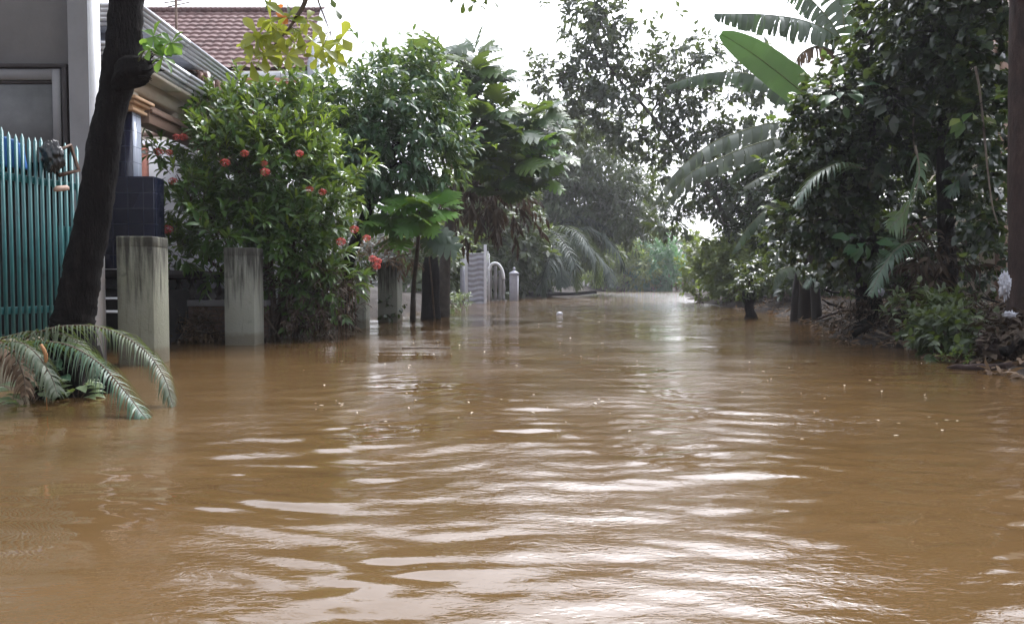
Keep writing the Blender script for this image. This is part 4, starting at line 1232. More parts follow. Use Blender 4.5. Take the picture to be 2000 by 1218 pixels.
# dark stump, dead-leaf heap, weeds on the post
g = G(); c = [at(842, 640, 20.9) * np.array([1, 1, 0]) + np.array([0, 0, q]) for q in (-.3, .1, .6, 1.2, 1.75)]
g.tube(curve(c, 10), np.array([.32, .30, .27, .26, .25, .26, .27, .25, .22, .17]), 12, .10, 4)
tag(g.build('tree_stump', M['bark'], None, origin=c[0], smooth=True), 'broad black stump in the water beside the thin pale sapling stem', 'stump')
def leaf_heap(name, label, cat, blobs, n, seed, mat=None, size=.2, tm=T_NARROW, group=None, sticks=0, stick_mat=None, droop=.5, flat=.5):
    rg = np.random.default_rng(seed)
    b = at(*blobs[0][:3])
    t = thing(name, label, cat, (b[0], b[1], max(0, b[2] - blobs[0][4] / F * blobs[0][2])), group)
    P, O = blob_points(blobs, n, rg, .3)
    g = G(); gs = G(); add_twigs(g, P, O, rg, tm, size, 6, size * 1.4, 0, droop, 1.0, gs, .006, flat=flat)
    for k in range(sticks):
        p = P[rg.integers(len(P))]; d = nrm(rg.normal(size=3) * np.array([1, .6, .5]))
        gk = G(); gk.tube(curve([p - d * rg.uniform(.2, .5), p + rg.normal(0, .05, 3), p + d * rg.uniform(.2, .6)], 6), np.linspace(.018, .006, 6), 5, .1, k)
        gk.build('stick', stick_mat or M['twig'], t)
    tag(gs.build('twigs', stick_mat or M['twig'], t), kind='stuff'); g.build('leaves', mat or M['dry'], t)
    return t
leaf_heap('dead_leaves', 'brown heap of dead leaves lying over the cracked post', 'leaf heap', [(745, 500, 20.0, 55, 14, .5), (790, 497, 20.0, 30, 12, .5)], 60, 3, size=.3, sticks=6)
leaf_heap('climbing_weed', 'thin weed creeping up the cracked concrete post', 'weed', [(750, 600, 19.5, 14, 20, .15), (778, 595, 19.6, 10, 30, .15), (765, 615, 19.5, 22, 8, .15)], 14, 4, M['vine'], .11, T_HEART)
leaf_heap('washed_up_debris', 'dark clump of wet leaves caught against the low brick wall', 'debris', [(405, 640, 12.9, 28, 26, .3), (365, 650, 12.9, 30, 12, .3)], 90, 5, size=.16, sticks=8)
leaf_heap('washed_up_debris', 'pale leafy rubbish caught at the foot of the sheet gate', 'debris', [(875, 592, 25, 25, 9, .5), (900, 590, 28, 14, 9, .5)], 60, 6, M['pale_leaf'], .22, sticks=5)

tree('yard_shrub', 'dark shrub filling the yard between the flowering shrub and the cracked post', 'shrub', at(620, 640, 18.6) * np.array([1, 1, 0]) - np.array([0, 0, .3]),
     [at(620, 660, 18.6) - np.array([0, 0, .2]), at(615, 600, 18.6), at(610, 540, 18.6)], [.12, .1, .06],
     [(560, 560, 17.8, 70, 55, .7), (640, 570, 18.6, 60, 55, .7), (600, 480, 18.4, 80, 50, .8), (670, 510, 19, 35, 45, .7), (520, 620, 17, 50, 30, .5), (640, 625, 18.4, 70, 22, .5)],
     M['vine'], M['bark'], 420, 8, T_LEAF, .26, 47, length=.35, shell=.3, limb_r=.03, stems=False)
# ------------------------------------------------------------------ middle distance, left bank and centre
def gnd(px, Y, z=0.0):
    p = at(px, 560, Y); p[2] = z; return p
tree('weeping_tree', 'dense olive green drooping tree hanging over the water at the bend', 'tree', gnd(1065, 72, -.2),
     [gnd(1065, 72), at(1075, 480, 71), at(1090, 380, 70), at(1110, 300, 69)], [.45, .36, .26, .14],
     [(1110, 290, 68, 85, 65, 5), (1180, 330, 67, 80, 75, 5), (1060, 350, 69, 75, 75, 5), (1225, 390, 66, 62, 70, 4), (1130, 400, 68, 90, 70, 5), (1040, 440, 70, 70, 65, 4), (1190, 430, 68, 60, 45, 4), (1075, 250, 71, 60, 40, 4), (1010, 380, 69, 55, 70, 4), (1090, 480, 72, 80, 50, 4), (1150, 470, 74, 50, 40, 4)],
     M['olive'], M['bark'], 2300, 8, T_FARN, .95, 51, length=1.4, up=-.1, droop=.5, shell=.35, limb_r=.12)
tree('bank_tree', 'dark bushy tree mass behind the baluster wall on the left bank', 'tree', gnd(960, 52, -.2),
     [gnd(960, 52), at(960, 480, 52), at(955, 400, 52)], [.4, .3, .2],
     [(930, 450, 50, 75, 60, 3), (1000, 470, 52, 70, 60, 3), (900, 520, 48, 60, 50, 3), (960, 380, 52, 80, 60, 3), (1020, 520, 56, 60, 45, 3), (880, 430, 48, 55, 60, 3), (850, 510, 40, 50, 60, 3), (975, 540, 53, 50, 30, 2), (920, 560, 47, 40, 18, 1.5)],
     M['olive'], M['bark'], 1600, 8, T_FAR, .7, 52, length=.9, up=.1, droop=.4, shell=.3, limb_r=.12)
# dead brown leaves hanging under the breadfruit crown
leaf_heap('dead_banana_leaves', 'curtain of dead brown leaves hanging under the breadfruit crown', 'dead leaves', [(930, 380, 24, 55, 65, .9), (990, 400, 24, 45, 50, .9), (900, 350, 24, 40, 30, .7)], 130, 8, M['dry_dark'], .5, T_NARROW, sticks=10, droop=1.2)

def nipah(name, label, base, fr, lmax, mat, seed, group=None, width=.07, nl=44, droop=1.1):
    t = thing(name, label, 'palm', base, group)
    g = G(); b = np.array(base, float)
    g.tube(curve([b + np.array([0, 0, -.4]), b + np.array([.05, 0, .5]), b + np.array([0, .05, 1.1])], 8), np.linspace(.35, .22, 8), 9, .12, seed)
    g.build('trunk', M['bark'], t, smooth=True)
    for i, pts in enumerate(fr):
        ft = G()
        P = [b + np.array([0, 0, .9])] + [at(*p) for p in pts]
        h = D.objects.new('frond', None); h.empty_display_size = .1; COL.objects.link(h); h.parent = t
        frond(h, P, nl, lmax, mat, M['bark'], seed + i, droop=droop, width=width, r0=.05, fwd=.6)
    return t
nipah('nipah_palm', 'dark low palm with long drooping fronds at the far left water edge', gnd(1070, 60, .0),
      [[(1110, 470, 59), (1150, 480, 57), (1185, 520, 56), (1195, 560, 55)], [(1090, 450, 58), (1130, 455, 55), (1160, 500, 54), (1170, 555, 54)], [(1060, 450, 58), (1090, 460, 54), (1120, 510, 52), (1130, 565, 52)],
       [(1120, 455, 61), (1170, 455, 61), (1205, 490, 60), (1220, 525, 60)], [(1040, 460, 58), (1020, 480, 55), (1005, 530, 54), (1000, 570, 54)], [(1050, 450, 62), (1030, 440, 62), (1000, 470, 61), (985, 510, 61)],
       [(1085, 470, 55), (1075, 500, 52), (1060, 540, 51), (1055, 570, 51)], [(1095, 440, 64), (1130, 425, 65), (1175, 440, 65), (1205, 470, 65)], [(1080, 480, 55), (1095, 520, 52), (1098, 560, 51)]],
      2.2, M['palm_dark'], 61, width=.13)
g = G(); g.tube(curve([gnd(1005, 60, .1), gnd(1080, 59, .18), gnd(1120, 58, .22), gnd(1165, 58, .35)], 12), np.linspace(.16, .12, 12), 8, .15, 3)
tag(g.build('fallen_log', M['bark'], None, origin=gnd(1080, 59)), 'dark log lying along the water under the far drooping palm', 'log')
def fluffy(name, label, base, blobs, mat, n, size, seed, tm=T_FARN, bark=None, **kw):
    d = dict(stems=False, length=1.4, up=.5, droop=.55, shell=.35, limb_r=.08); d.update(kw)
    return tree(name, label, 'bush', base, [base, (np.array(base) + at(*blobs[0][:3])) / 2, at(*blobs[0][:3])], [.15, .12, .06], blobs, mat, bark or M['twig_green'], n, 8, tm, size, seed, **d)
fluffy('bamboo_clump', 'feathery yellow green bamboo clump at the far end of the water', gnd(1215, 102), [(1215, 490, 101, 45, 50, 4), (1180, 520, 100, 40, 40, 4), (1235, 530, 99, 42, 36, 4), (1200, 455, 103, 30, 30, 3)], M['bamboo'], 620, 1.0, 71)
fluffy('bamboo_clump', 'bluish green feathery clump right of the yellow green bamboo', gnd(1285, 102), [(1280, 500, 101, 38, 48, 4), (1265, 540, 100, 36, 26, 3), (1305, 535, 100, 26, 30, 3)], M['bamboo_b'], 460, 1.0, 72)
rgz = np.random.default_rng(9)
leaf_heap('dry_grass_bank', 'strip of dry brown stalks along the far water edge', 'dry stalks', [(1190, 558, 101, 60, 9, 1.2), (1290, 559, 101, 50, 9, 1.2)], 110, 12, M['dry'], 1.0, T_FARN, sticks=16)
# sparse tall tree against the sky
def sparse():
    rg = np.random.default_rng(81)
    Y = 36
    base = gnd(1440, Y, -.1)
    t = thing('tall_sparse_tree', 'tall airy grey green tree with sky showing through above the street end', 'tree', base)
    gs = G()
    tr = curve([base, at(1425, 470, Y), at(1395, 380, Y), at(1340, 310, Y), at(1260, 210, Y), at(1190, 130, Y), at(1165, 40, Y), at(1160, -30, Y)], 30)
    gs.tube(tr, np.interp(np.linspace(0, 1, 30), [0, .4, 1], [.16, .10, .02]), 9, .05, 1)
    blobs = [(1140, 20, 36, 45, 40, 1.2), (1190, 20, 36, 40, 35, 1.2), (1170, 70, 36, 60, 40, 1.5), (1120, 110, 36, 60, 32, 1.5), (1070, 150, 36, 45, 28, 1.2), (1110, 190, 36, 60, 35, 1.5), (1180, 140, 36, 70, 45, 1.7), (1240, 100, 36, 55, 40, 1.5), (1250, 170, 36, 80, 50, 1.8), (1330, 80, 36, 35, 40, 1.2), (1330, 130, 36, 60, 40, 1.6), (1340, 190, 36, 80, 40, 1.7), (1420, 215, 36, 70, 50, 1.7), (1180, 210, 36, 60, 35, 1.4), (1220, 260, 36, 55, 35, 1.3), (1290, 290, 36, 60, 30, 1.3), (1350, 240, 36, 60, 40, 1.4), (1130, 240, 38, 60, 35, 1.4), (1400, 280, 36, 60, 40, 1.4), (1420, 380, 36, 55, 50, 1.3), (1350, 370, 37, 50, 40, 1.2), (1310, 420, 38, 40, 45, 1.2), (1390, 440, 36, 60, 35, 1.2), (1230, 20, 36, 30, 25, 1.0), (1050, 130, 36, 20, 18, .6), (1380, 100, 36, 22, 40, .8), (1470, 150, 36, 45, 50, 1.3), (1440, 330, 36, 60, 45, 1.3), (1310, 330, 37, 45, 30, 1.0)]
    for b in blobs:
        c = at(*b[:3])
        k = int(np.clip(np.argmin(np.linalg.norm(tr - c - np.array([0, 0, -.8]), axis=1)), 8, 28))
        limbs(gs, tr[k], [c], .035, rg, .05)
        for j in range(4):
            e = c + nrm(rg.normal(size=3)) * np.array([b[3], b[3], b[4]]) / F * b[2] * rg.uniform(.7, 1.05)
            limbs(gs, (tr[k] + 2 * c) / 3, [e], .02, rg, .05, 6, .006)
    P, O = blob_points(blobs, 2300, rg, .25, .42)
    g = G(); add_twigs(g, P, O, rg, T_FAR, .46, 6, .55, .2, .35, 1.0, gs, .008)
    gs.build('trunk', M['bark_grey'], t, smooth=True); g.build('crown', M['greyleaf'], t)
sparse()
fluffy('bank_bush', 'light yellow green bush on the right bank near the street end', gnd(1420, 37, .2), [(1400, 520, 36, 45, 45, 1.2), (1440, 530, 34, 45, 45, 1.2), (1370, 545, 40, 35, 32, 1.2), (1480, 540, 32, 40, 40, 1.1), (1365, 500, 41, 22, 28, .8), (1350, 480, 44, 14, 20, .5)], M['light_bush'], 420, .42, 73, T_FAR, length=.5, up=.3, droop=.3, limb_r=.03)
leaf_heap('brushwood', 'pale brown brushwood along the right bank below the light bush', 'brushwood', [(1400, 582, 38, 45, 9, .6), (1470, 590, 32, 50, 12, .6), (1540, 600, 27, 45, 12, .5)], 170, 13, M['dry_dark'], .32, T_FARN, sticks=24)

# ------------------------------------------------------------------ dark wood closing the view behind both banks
def far_wood():
    rg = np.random.default_rng(91)
    g = G()
    blobs = []
    for x in np.arange(700, 1750, 32):
        Y = 122 + rg.uniform(-6, 12)
        top = np.interp(x, [700, 1000, 1150, 1260, 1330, 1420, 1500, 1750], [380, 420, 440, 470, 480, 470, 420, 330]) + rg.uniform(-14, 14)
        h = (560 - top) / 2
        blobs.append((x, top + h, Y, 30, h, 4))
    P, O = blob_points(blobs, 3000, rg, .3)
    add_twigs(g, P, O, rg, T_FAR, 1.7, 6, 2.0, .2, .4)
    tag(g.build('far_wood', M['greyleaf'], None, origin=gnd(1250, 122)), 'grey green wood far behind the bend of the water', 'wood', kind='stuff')
far_wood()
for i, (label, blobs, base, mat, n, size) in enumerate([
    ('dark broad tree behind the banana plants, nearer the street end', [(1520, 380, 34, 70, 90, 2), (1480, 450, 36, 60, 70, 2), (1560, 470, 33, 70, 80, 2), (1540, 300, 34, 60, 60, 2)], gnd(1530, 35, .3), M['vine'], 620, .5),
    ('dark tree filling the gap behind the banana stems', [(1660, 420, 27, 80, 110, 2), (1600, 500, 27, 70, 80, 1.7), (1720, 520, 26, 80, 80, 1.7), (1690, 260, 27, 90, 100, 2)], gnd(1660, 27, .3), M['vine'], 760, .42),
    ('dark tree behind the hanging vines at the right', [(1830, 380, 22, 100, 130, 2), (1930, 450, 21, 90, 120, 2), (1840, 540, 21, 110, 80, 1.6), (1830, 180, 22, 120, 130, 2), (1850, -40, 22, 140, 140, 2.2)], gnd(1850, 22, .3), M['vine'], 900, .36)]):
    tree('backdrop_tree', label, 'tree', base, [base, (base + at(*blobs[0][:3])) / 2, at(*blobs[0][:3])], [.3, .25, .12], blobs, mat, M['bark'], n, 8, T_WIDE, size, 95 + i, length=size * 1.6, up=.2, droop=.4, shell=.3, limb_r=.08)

# ------------------------------------------------------------------ banana plants on the right bank
def banana(label, stem, r, leaves, seed):
    t = thing('banana_plant', label, 'banana plant', [stem[0][0], stem[0][1], 0.0], 'banana plants on the right bank')
    g = G(); c = curve(stem, 16); g.tube(c, np.linspace(r, r * .45, 16), 12, .05, seed)
    g.build('trunk', M['banana_stem'], t, smooth=True)
    for i, (pts, wd, mat, kw) in enumerate(leaves):
        P = [at(*p) for p in pts]
        banana_leaf(t, P, wd, M[mat], seed * 10 + i, **kw)
M['banana_stem'] = mat_noise('banana_stem', [(.3, (.006, .005, .005)), (.7, (.024, .018, .016))], 2, .7, .3, .01, stretch=(3, 3, .4))
Yb = 19.0
banana('tall banana plant with one broad bright green leaf pointing up over the street', [gnd(1575, 20.5, -.3), at(1575, 560, 20.3), at(1580, 430, 20), at(1600, 300, 19.6), at(1625, 190, 19.2), at(1655, 95, 19.2)], .25, [
    ([(1650, 95, 19.2), (1620, 62, 18.9), (1560, 38, 18.6), (1480, 28, 18.3), (1395, 27, 18.2)], .60, 'banana', dict(hang=1.35, tatter=.8, strips=34)),
    ([(1620, 225, 18.6), (1585, 195, 18.2), (1530, 150, 17.7), (1470, 105, 17.2), (1408, 66, 16.8)], .40, 'banana_green', dict(hang=.25, tatter=0, strips=20, tilt=-1.0, cut=.25)),
    ([(1610, 235, 19.2), (1550, 195, 19.4), (1480, 150, 19.6), (1420, 141, 19.8), (1360, 148, 20), (1302, 168, 20)], .46, 'banana', dict(hang=1.4, tatter=1.0, strips=26)),
    ([(1655, 100, 19.2), (1668, 40, 19.1), (1680, -30, 19.0), (1690, -110, 19.0)], .62, 'banana_green', dict(hang=.3, tatter=.25, strips=18, tilt=.4)),
    ([(1655, 95, 19.2), (1620, 40, 19.5), (1585, 0, 19.8), (1545, -30, 20), (1515, -40, 20)], .5, 'banana', dict(hang=1.1, tatter=.9, strips=30)),
    ([(1660, 95, 19.2), (1710, 50, 19), (1760, 35, 18.8), (1800, 60, 18.6)], .5, 'banana', dict(hang=1.1, tatter=.8, strips=26)),
    ([(1645, 110, 19.2), (1600, 90, 18.8), (1560, 110, 18.6), (1545, 160, 18.6)], .4, 'dry', dict(hang=1.4, tatter=1.3, strips=20)),
    ([(1650, 110, 19.2), (1630, 120, 18.8), (1612, 170, 18.7), (1606, 240, 18.7)], .4, 'dry', dict(hang=1.4, tatter=1.3, strips=20)),
    ([(1650, 60, 19.2), (1640, -20, 19.6), (1620, -90, 19.8), (1580, -150, 20)], .6, 'banana', dict(hang=.8, tatter=.6, strips=24)),
], 7)
banana('middle banana plant whose tattered grey leaves arch low over the water', [gnd(1600, 18.5, -.3), at(1590, 540, 18.5), at(1580, 430, 18.5), at(1575, 340, 18.5), at(1570, 275, 18.4)], .13, [
    ([(1568, 280, 18.4), (1520, 242, 18.2), (1455, 254, 18.0), (1385, 283, 17.8), (1322, 335, 17.6), (1278, 395, 17.4)], .46, 'banana_pale', dict(hang=1.35, tatter=1.0, strips=26, both=True)),
    ([(1570, 290, 18.4), (1520, 272, 17.9), (1465, 285, 17.5), (1400, 312, 17.2), (1340, 345, 17), (1300, 405, 16.9)], .44, 'banana_pale', dict(hang=1.35, tatter=1.0, strips=24)),
    ([(1572, 300, 18.4), (1520, 290, 18.2), (1465, 318, 18), (1422, 352, 18)], .36, 'banana', dict(hang=1.3, tatter=.9, strips=20)),
    ([(1575, 345, 18.4), (1530, 332, 17.9), (1488, 345, 17.6), (1452, 366, 17.5)], .30, 'banana_pale', dict(hang=.7, tatter=.4, strips=14)),
    ([(1570, 300, 18.4), (1600, 230, 18), (1640, 220, 17.6), (1680, 260, 17.4)], .4, 'banana', dict(hang=1.2, tatter=.8, strips=20)),
], 8)
banana('short banana plant with small drooping leaves near the water edge', [gnd(1550, 19.5, -.3), at(1553, 580, 19.5), at(1560, 520, 19.5), at(1568, 440, 19.4)], .11, [
    ([(1572, 430, 19.4), (1545, 388, 19), (1500, 408, 18.7), (1460, 445, 18.5), (1428, 495, 18.4)], .36, 'banana', dict(hang=1.2, tatter=1.0, strips=18)),
    ([(1575, 480, 19.4), (1562, 458, 19), (1535, 472, 18.6), (1508, 508, 18.5)], .34, 'banana_pale', dict(hang=.9, tatter=.2, strips=12)),
    ([(1570, 510, 19.4), (1545, 520, 19), (1520, 530, 18.7), (1508, 565, 18.6)], .36, 'banana', dict(hang=.9, tatter=.2, strips=12)),
    ([(1575, 470, 19.4), (1600, 440, 19), (1640, 470, 18.7), (1660, 520, 18.6)], .36, 'banana', dict(hang=1.1, tatter=.6, strips=14)),
], 9)
# leafy stump in the water
g = G(); b = gnd(1466, 21.5, -.2)
t = thing('leafy_stump', 'dark knotty stump with a few leaves standing in the water before the bank', 'stump', b)
g.tube(curve([b, b + np.array([.02, 0, .3]), b + np.array([-.05, 0, .55]), b + np.array([.03, 0, .95]), b + np.array([.0, 0, 1.35])], 12), [.20, .2, .19, .16, .14, .13, .12, .12, .11, .10, .09, .06], 10, .14, 6)
g.tube(curve([b + np.array([.0, 0, .55]), b + np.array([-.18, 0, .75]), b + np.array([-.22, 0, 1.0])], 6), np.linspace(.08, .03, 6), 7, .1, 2)
g.build('trunk', M['bark'], t, smooth=True)
g = G(); P, O = blob_points([(1466, 540, 21.5, 28, 30, .35), (1450, 560, 21.4, 18, 20, .3)], 60, np.random.default_rng(3), .3); add_twigs(g, P, O, np.random.default_rng(4), T_LEAF, .2, 7, .3, .3, .3); g.build('leaves', M['vine'], t)

# ------------------------------------------------------------------ vine-covered trees and growth on the right
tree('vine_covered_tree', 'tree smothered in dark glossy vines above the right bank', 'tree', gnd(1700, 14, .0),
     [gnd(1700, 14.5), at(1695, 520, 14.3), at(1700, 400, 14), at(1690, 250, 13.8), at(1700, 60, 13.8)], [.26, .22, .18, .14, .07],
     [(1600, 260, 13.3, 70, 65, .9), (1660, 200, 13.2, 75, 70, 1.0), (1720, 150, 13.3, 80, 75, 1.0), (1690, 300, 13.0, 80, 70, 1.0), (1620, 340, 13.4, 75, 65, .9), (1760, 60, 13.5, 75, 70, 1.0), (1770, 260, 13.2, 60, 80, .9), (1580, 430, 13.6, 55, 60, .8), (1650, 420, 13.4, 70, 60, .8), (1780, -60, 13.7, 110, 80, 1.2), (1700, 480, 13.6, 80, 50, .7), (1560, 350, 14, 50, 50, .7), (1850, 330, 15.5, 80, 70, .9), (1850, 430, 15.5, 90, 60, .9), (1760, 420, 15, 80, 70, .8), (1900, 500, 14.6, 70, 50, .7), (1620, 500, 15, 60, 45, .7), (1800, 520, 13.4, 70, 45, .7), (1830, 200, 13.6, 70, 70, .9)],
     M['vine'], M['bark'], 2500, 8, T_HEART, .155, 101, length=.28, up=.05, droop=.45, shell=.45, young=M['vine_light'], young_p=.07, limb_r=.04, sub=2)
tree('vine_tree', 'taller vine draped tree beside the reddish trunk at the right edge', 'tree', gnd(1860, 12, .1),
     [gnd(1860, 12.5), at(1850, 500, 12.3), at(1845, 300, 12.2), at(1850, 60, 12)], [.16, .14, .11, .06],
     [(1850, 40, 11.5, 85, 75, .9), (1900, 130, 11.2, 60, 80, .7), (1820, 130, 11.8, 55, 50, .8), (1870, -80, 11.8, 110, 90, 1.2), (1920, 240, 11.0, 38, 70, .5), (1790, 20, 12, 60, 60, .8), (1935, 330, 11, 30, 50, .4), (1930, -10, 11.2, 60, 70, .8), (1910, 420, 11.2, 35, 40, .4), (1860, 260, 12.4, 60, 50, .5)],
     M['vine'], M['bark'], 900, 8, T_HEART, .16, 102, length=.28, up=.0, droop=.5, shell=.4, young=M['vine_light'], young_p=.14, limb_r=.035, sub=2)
# hanging lianas
M['liana'] = mat_noise('pale_liana', [(.3, (.09, .07, .055)), (.7, (.20, .165, .13))], 12, .8, .4, .004)
g = G(); g.tube(curve([at(1905, 130, 10.6), at(1914, 180, 10.6), at(1922, 260, 10.6), at(1929, 330, 10.6), at(1938, 400, 10.6), at(1949, 438, 10.6)], 24), np.linspace(.018, .010, 24), 6, .1, 2)
tag(g.build('hanging_liana', M['liana'], None, origin=at(1949, 438, 10.6), smooth=True), 'pale bare liana hanging in front of the light vine leaves', 'liana')
g = G()
g.tube(curve([at(1785, 230, 12.2), at(1783, 260, 12.2), at(1788, 300, 12.1)], 8), np.linspace(.012, .010, 8), 5)
g.tube(curve([at(1800, 240, 12.3), at(1860, 262, 12.2), at(1895, 265, 12.1), at(1902, 300, 12.1)], 12), np.linspace(.014, .008, 12), 5, .1)
g.tube(curve([at(1840, 250, 12.3), at(1868, 300, 12.2), at(1895, 335, 12.1)], 8), np.linspace(.012, .006, 8), 5, .1)
g.tube(curve([at(1908, 380, 12), at(1912, 460, 12), at(1914, 560, 12)], 8), np.linspace(.010, .006, 8), 5, .1)
tag(g.build('bare_branches', M['liana'], None, origin=at(1850, 262, 12.2), smooth=True), 'thin bare crossing branches in the dark gap of the vines', 'branches')
# hanging fern-like palm fronds
for label, pts, lmax, seed in (('drooping dark palm frond hanging in the dark hollow between the vines', [(1788, 285, 10.5), (1796, 330, 10.4), (1788, 375, 10.3), (1765, 415, 10.2), (1738, 445, 10.1)], .52, 1),
                               ('smaller dark palm frond hanging beside the light vine leaves', [(1905, 295, 11.4), (1895, 325, 11.3), (1872, 350, 11.2), (1852, 380, 11.2)], .42, 2),
                               ('drooping palm frond above the rubbish near the reddish trunk', [(1930, 400, 11.8), (1950, 395, 11.6), (1975, 415, 11.4), (1990, 450, 11.3)], .40, 3),
                               ('palm frond low over the banana stem base', [(1640, 520, 17), (1612, 512, 16.8), (1590, 530, 16.6), (1572, 560, 16.5)], .5, 4)):
    P = [at(*p) for p in pts]
    t = thing('hanging_frond', label, 'palm frond', P[-1], 'palm fronds hanging in the right thicket')
    frond(t, P, 22, lmax, M['palm'], M['liana'], seed + 200, droop=.7, width=.055, r0=.014, fwd=.35, twist=.9 if seed < 3 else 0)
# reddish trunk at the right edge
g = G(); tb = gnd(1990, 9.2, -.1)
c = curve([tb, at(1998, 560, 9.2), at(1995, 400, 9.2), at(1996, 200, 9.2), at(1997, 0, 9.2), at(1998, -250, 9.3), at(2010, -420, 9.4)], 40)
t = thing('trunk_tree', 'reddish brown ridged tree trunk at the right edge of the street', 'tree', tb)
g.tube(c, np.interp(np.linspace(0, 1, 40), [0, .1, .3, 1], [.20, .165, .15, .12]), 18, .05, 8)
for q in ((2100, -520, 9.8), (1930, -560, 9.0), (2050, -640, 9.4)): limbs(g, c[-4], [at(*q)], .08, rgz)
g.build('trunk', M['bark_red'], t, smooth=True)
g = G(); P, O = blob_points([(2080, -520, 9.8, 200, 120, 1.2), (1930, -560, 9.0, 180, 120, 1.2)], 380, rgz, .4); add_twigs(g, P, O, rgz, T_WIDE, .18, 7, .3, .1, .3); g.build('crown', M['vine'], t)
# beige building glimpsed behind
g = G(); x0 = at(1948, 100, 16)[0]
t = thing('beige_building', 'beige building with a dark brown beam behind the vines at the right edge', 'building', (x0 + 2, 17, 0))
z = lambda y: at(0, y, 16)[2]
g.box(x0, x0 + 6, 16, 19, -.2, z(-40)); g.build('wall', M['cream'], t)
g = G(); g.box(x0 - .1, x0 + 6, 15.9, 15.995, z(120), z(75)); g.box(x0 + .05, x0 + .25, 15.9, 15.99, -.2, z(122)); g.build('beam', M['brown_beam'], t)
g = G(); g.box(x0 + .4, x0 + 1.4, 15.95, 15.993, z(330), z(200)); g.build('window', M['dark'], t)

# ------------------------------------------------------------------ debris along the right bank
fluffy('drowned_bush', 'low leafy bush trailing in the water beside the driftwood', gnd(1850, 10.2, -.1), [(1830, 640, 10.2, 45, 38, .35), (1870, 655, 10.0, 50, 32, .35), (1800, 610, 10.6, 28, 30, .3), (1850, 600, 10.8, 35, 22, .3), (1830, 680, 9.8, 45, 14, .3)], M['olive'], 170, .16, 111, T_WIDE, length=.25, up=.2, droop=.35, limb_r=.012, bark=M['twig'])
leaf_heap('leaf_scraps', 'bright green leaf scraps floating at the tip of the driftwood', 'leaf scraps', [(1870, 706, 9.3, 26, 4, .1)], 16, 22, M['vine_light'], .10, T_LEAF, droop=.2, flat=.9)
rgd = np.random.default_rng(123)
n_st = 0
def stick(pts, r, mat, label, group=None, name='branch', cat='branch', seed=0):
    g = G(); P = [at(*p) for p in pts]
    c = curve(P, 14); c = c + np.random.default_rng(seed).normal(0, .008, c.shape)
    g.tube(c, np.linspace(r, r * .45, 14), 8, .12, seed)
    return tag(g.build(name, mat, None, origin=c[np.argmin(c[:, 2])], smooth=True), label, cat, group)
stick([(1668, 655, 12.5), (1700, 635, 12.6), (1740, 620, 12.8), (1790, 600, 13)], .05, M['bark'], 'longest dark branch slanting up out of the right bank debris', 'branches in the bank debris', seed=1)
stick([(1640, 640, 13.5), (1690, 620, 13.6), (1720, 600, 13.7)], .022, M['liana'], 'thin pale branch crossing above the longest dark branch', 'branches in the bank debris', seed=2)
stick([(1710, 645, 12), (1740, 658, 11.8), (1765, 672, 11.6)], .022, M['liana'], 'pale stick sloping down into the water left of the drowned bush', 'branches in the bank debris', seed=3)
stick([(1690, 655, 12), (1710, 662, 11.9), (1735, 670, 11.8)], .03, M['twig'], 'short brown stick flat at the waterline left of the pale stick', 'branches in the bank debris', seed=4)
for i in range(22):
    x = rgd.uniform(1600, 1960); Yq = np.interp(x, [1600, 1750, 1960], [20, 12.8, 10.2]) + rgd.uniform(0, 1.2)
    yb = 554 + F / Yq - rgd.uniform(5, 70)
    a = rgd.uniform(-.6, .6); L = rgd.uniform(30, 80)
    stick([(x - L * math.cos(a), yb + L * math.sin(a), Yq - rgd.uniform(0, .4)), (x, yb - 5, Yq), (x + L * math.cos(a), yb - L * math.sin(a), Yq + rgd.uniform(0, .4))], rgd.uniform(.008, .022) * Yq / 11, M[['bark', 'twig', 'liana', 'bark_red'][i % 4]], 'dead stick tangled in the dark debris heap on the right bank', 'sticks tangled in the debris heap', 'dead_stick', 'stick', 30 + i)
leaf_heap('debris_heap', 'dark tangle of dead leaves and twigs piled on the right bank', 'debris', [(1700, 630, 13.2, 75, 28, .7), (1780, 640, 12, 60, 34, .6), (1640, 615, 16, 45, 20, .7), (1900, 650, 10.6, 50, 45, .6), (1960, 640, 10, 50, 60, .5), (1760, 590, 13.5, 80, 40, .8)], 420, 24, M['dry_dark'], .15, T_NARROW, sticks=40, stick_mat=M['bark'])
leaf_heap('dead_frond_bundle', 'reddish brown bundle of dead fronds above the drowned bush', 'dead fronds', [(1830, 530, 11.6, 28, 26, .4), (1810, 500, 11.8, 22, 30, .3)], 40, 25, M['dry_dark'], .3, T_NARROW, sticks=8, stick_mat=M['bark_red'], droop=.9)
for i, (x, y, Yq, r, lab) in enumerate(((1632, 622, 19.0, .22, 'pale flat rock at the water edge right of the banana stems'), (1668, 622, 18.4, .26, 'largest pale rock behind the flat rock at the water edge'), (1625, 636, 17.6, .14, 'small pale rock in front of the larger rocks'))):
    M.setdefault('rock', mat_noise('pale_rock', [(.3, (.13, .11, .11)), (.7, (.27, .24, .235))], 3, .85, .5, .03))
    c = at(x, y, Yq); crumple('rock', lab, 'rock', c, (r, r * .7, r * .42), M['rock'], 40 + i, .1)['group'] = 'rocks on the right bank'
crumple('plastic_bag', 'large crumpled white plastic bag snagged beside the reddish trunk', 'plastic bag', at(1962, 555, 8.85), (.075, .07, .20), M['white_plastic'], 51, .2, .2, 60)
crumple('plastic_bag', 'small white plastic bag caught in the dark debris heap', 'plastic bag', at(1721, 571, 12.6), (.085, .06, .07), M['white_plastic'], 52, .25)
crumple('plastic_scrap', 'grey white scrap of plastic low beside the reddish trunk', 'plastic scrap', at(1972, 614, 8.85), (.10, .06, .05), M['white_plastic'], 53, .25)
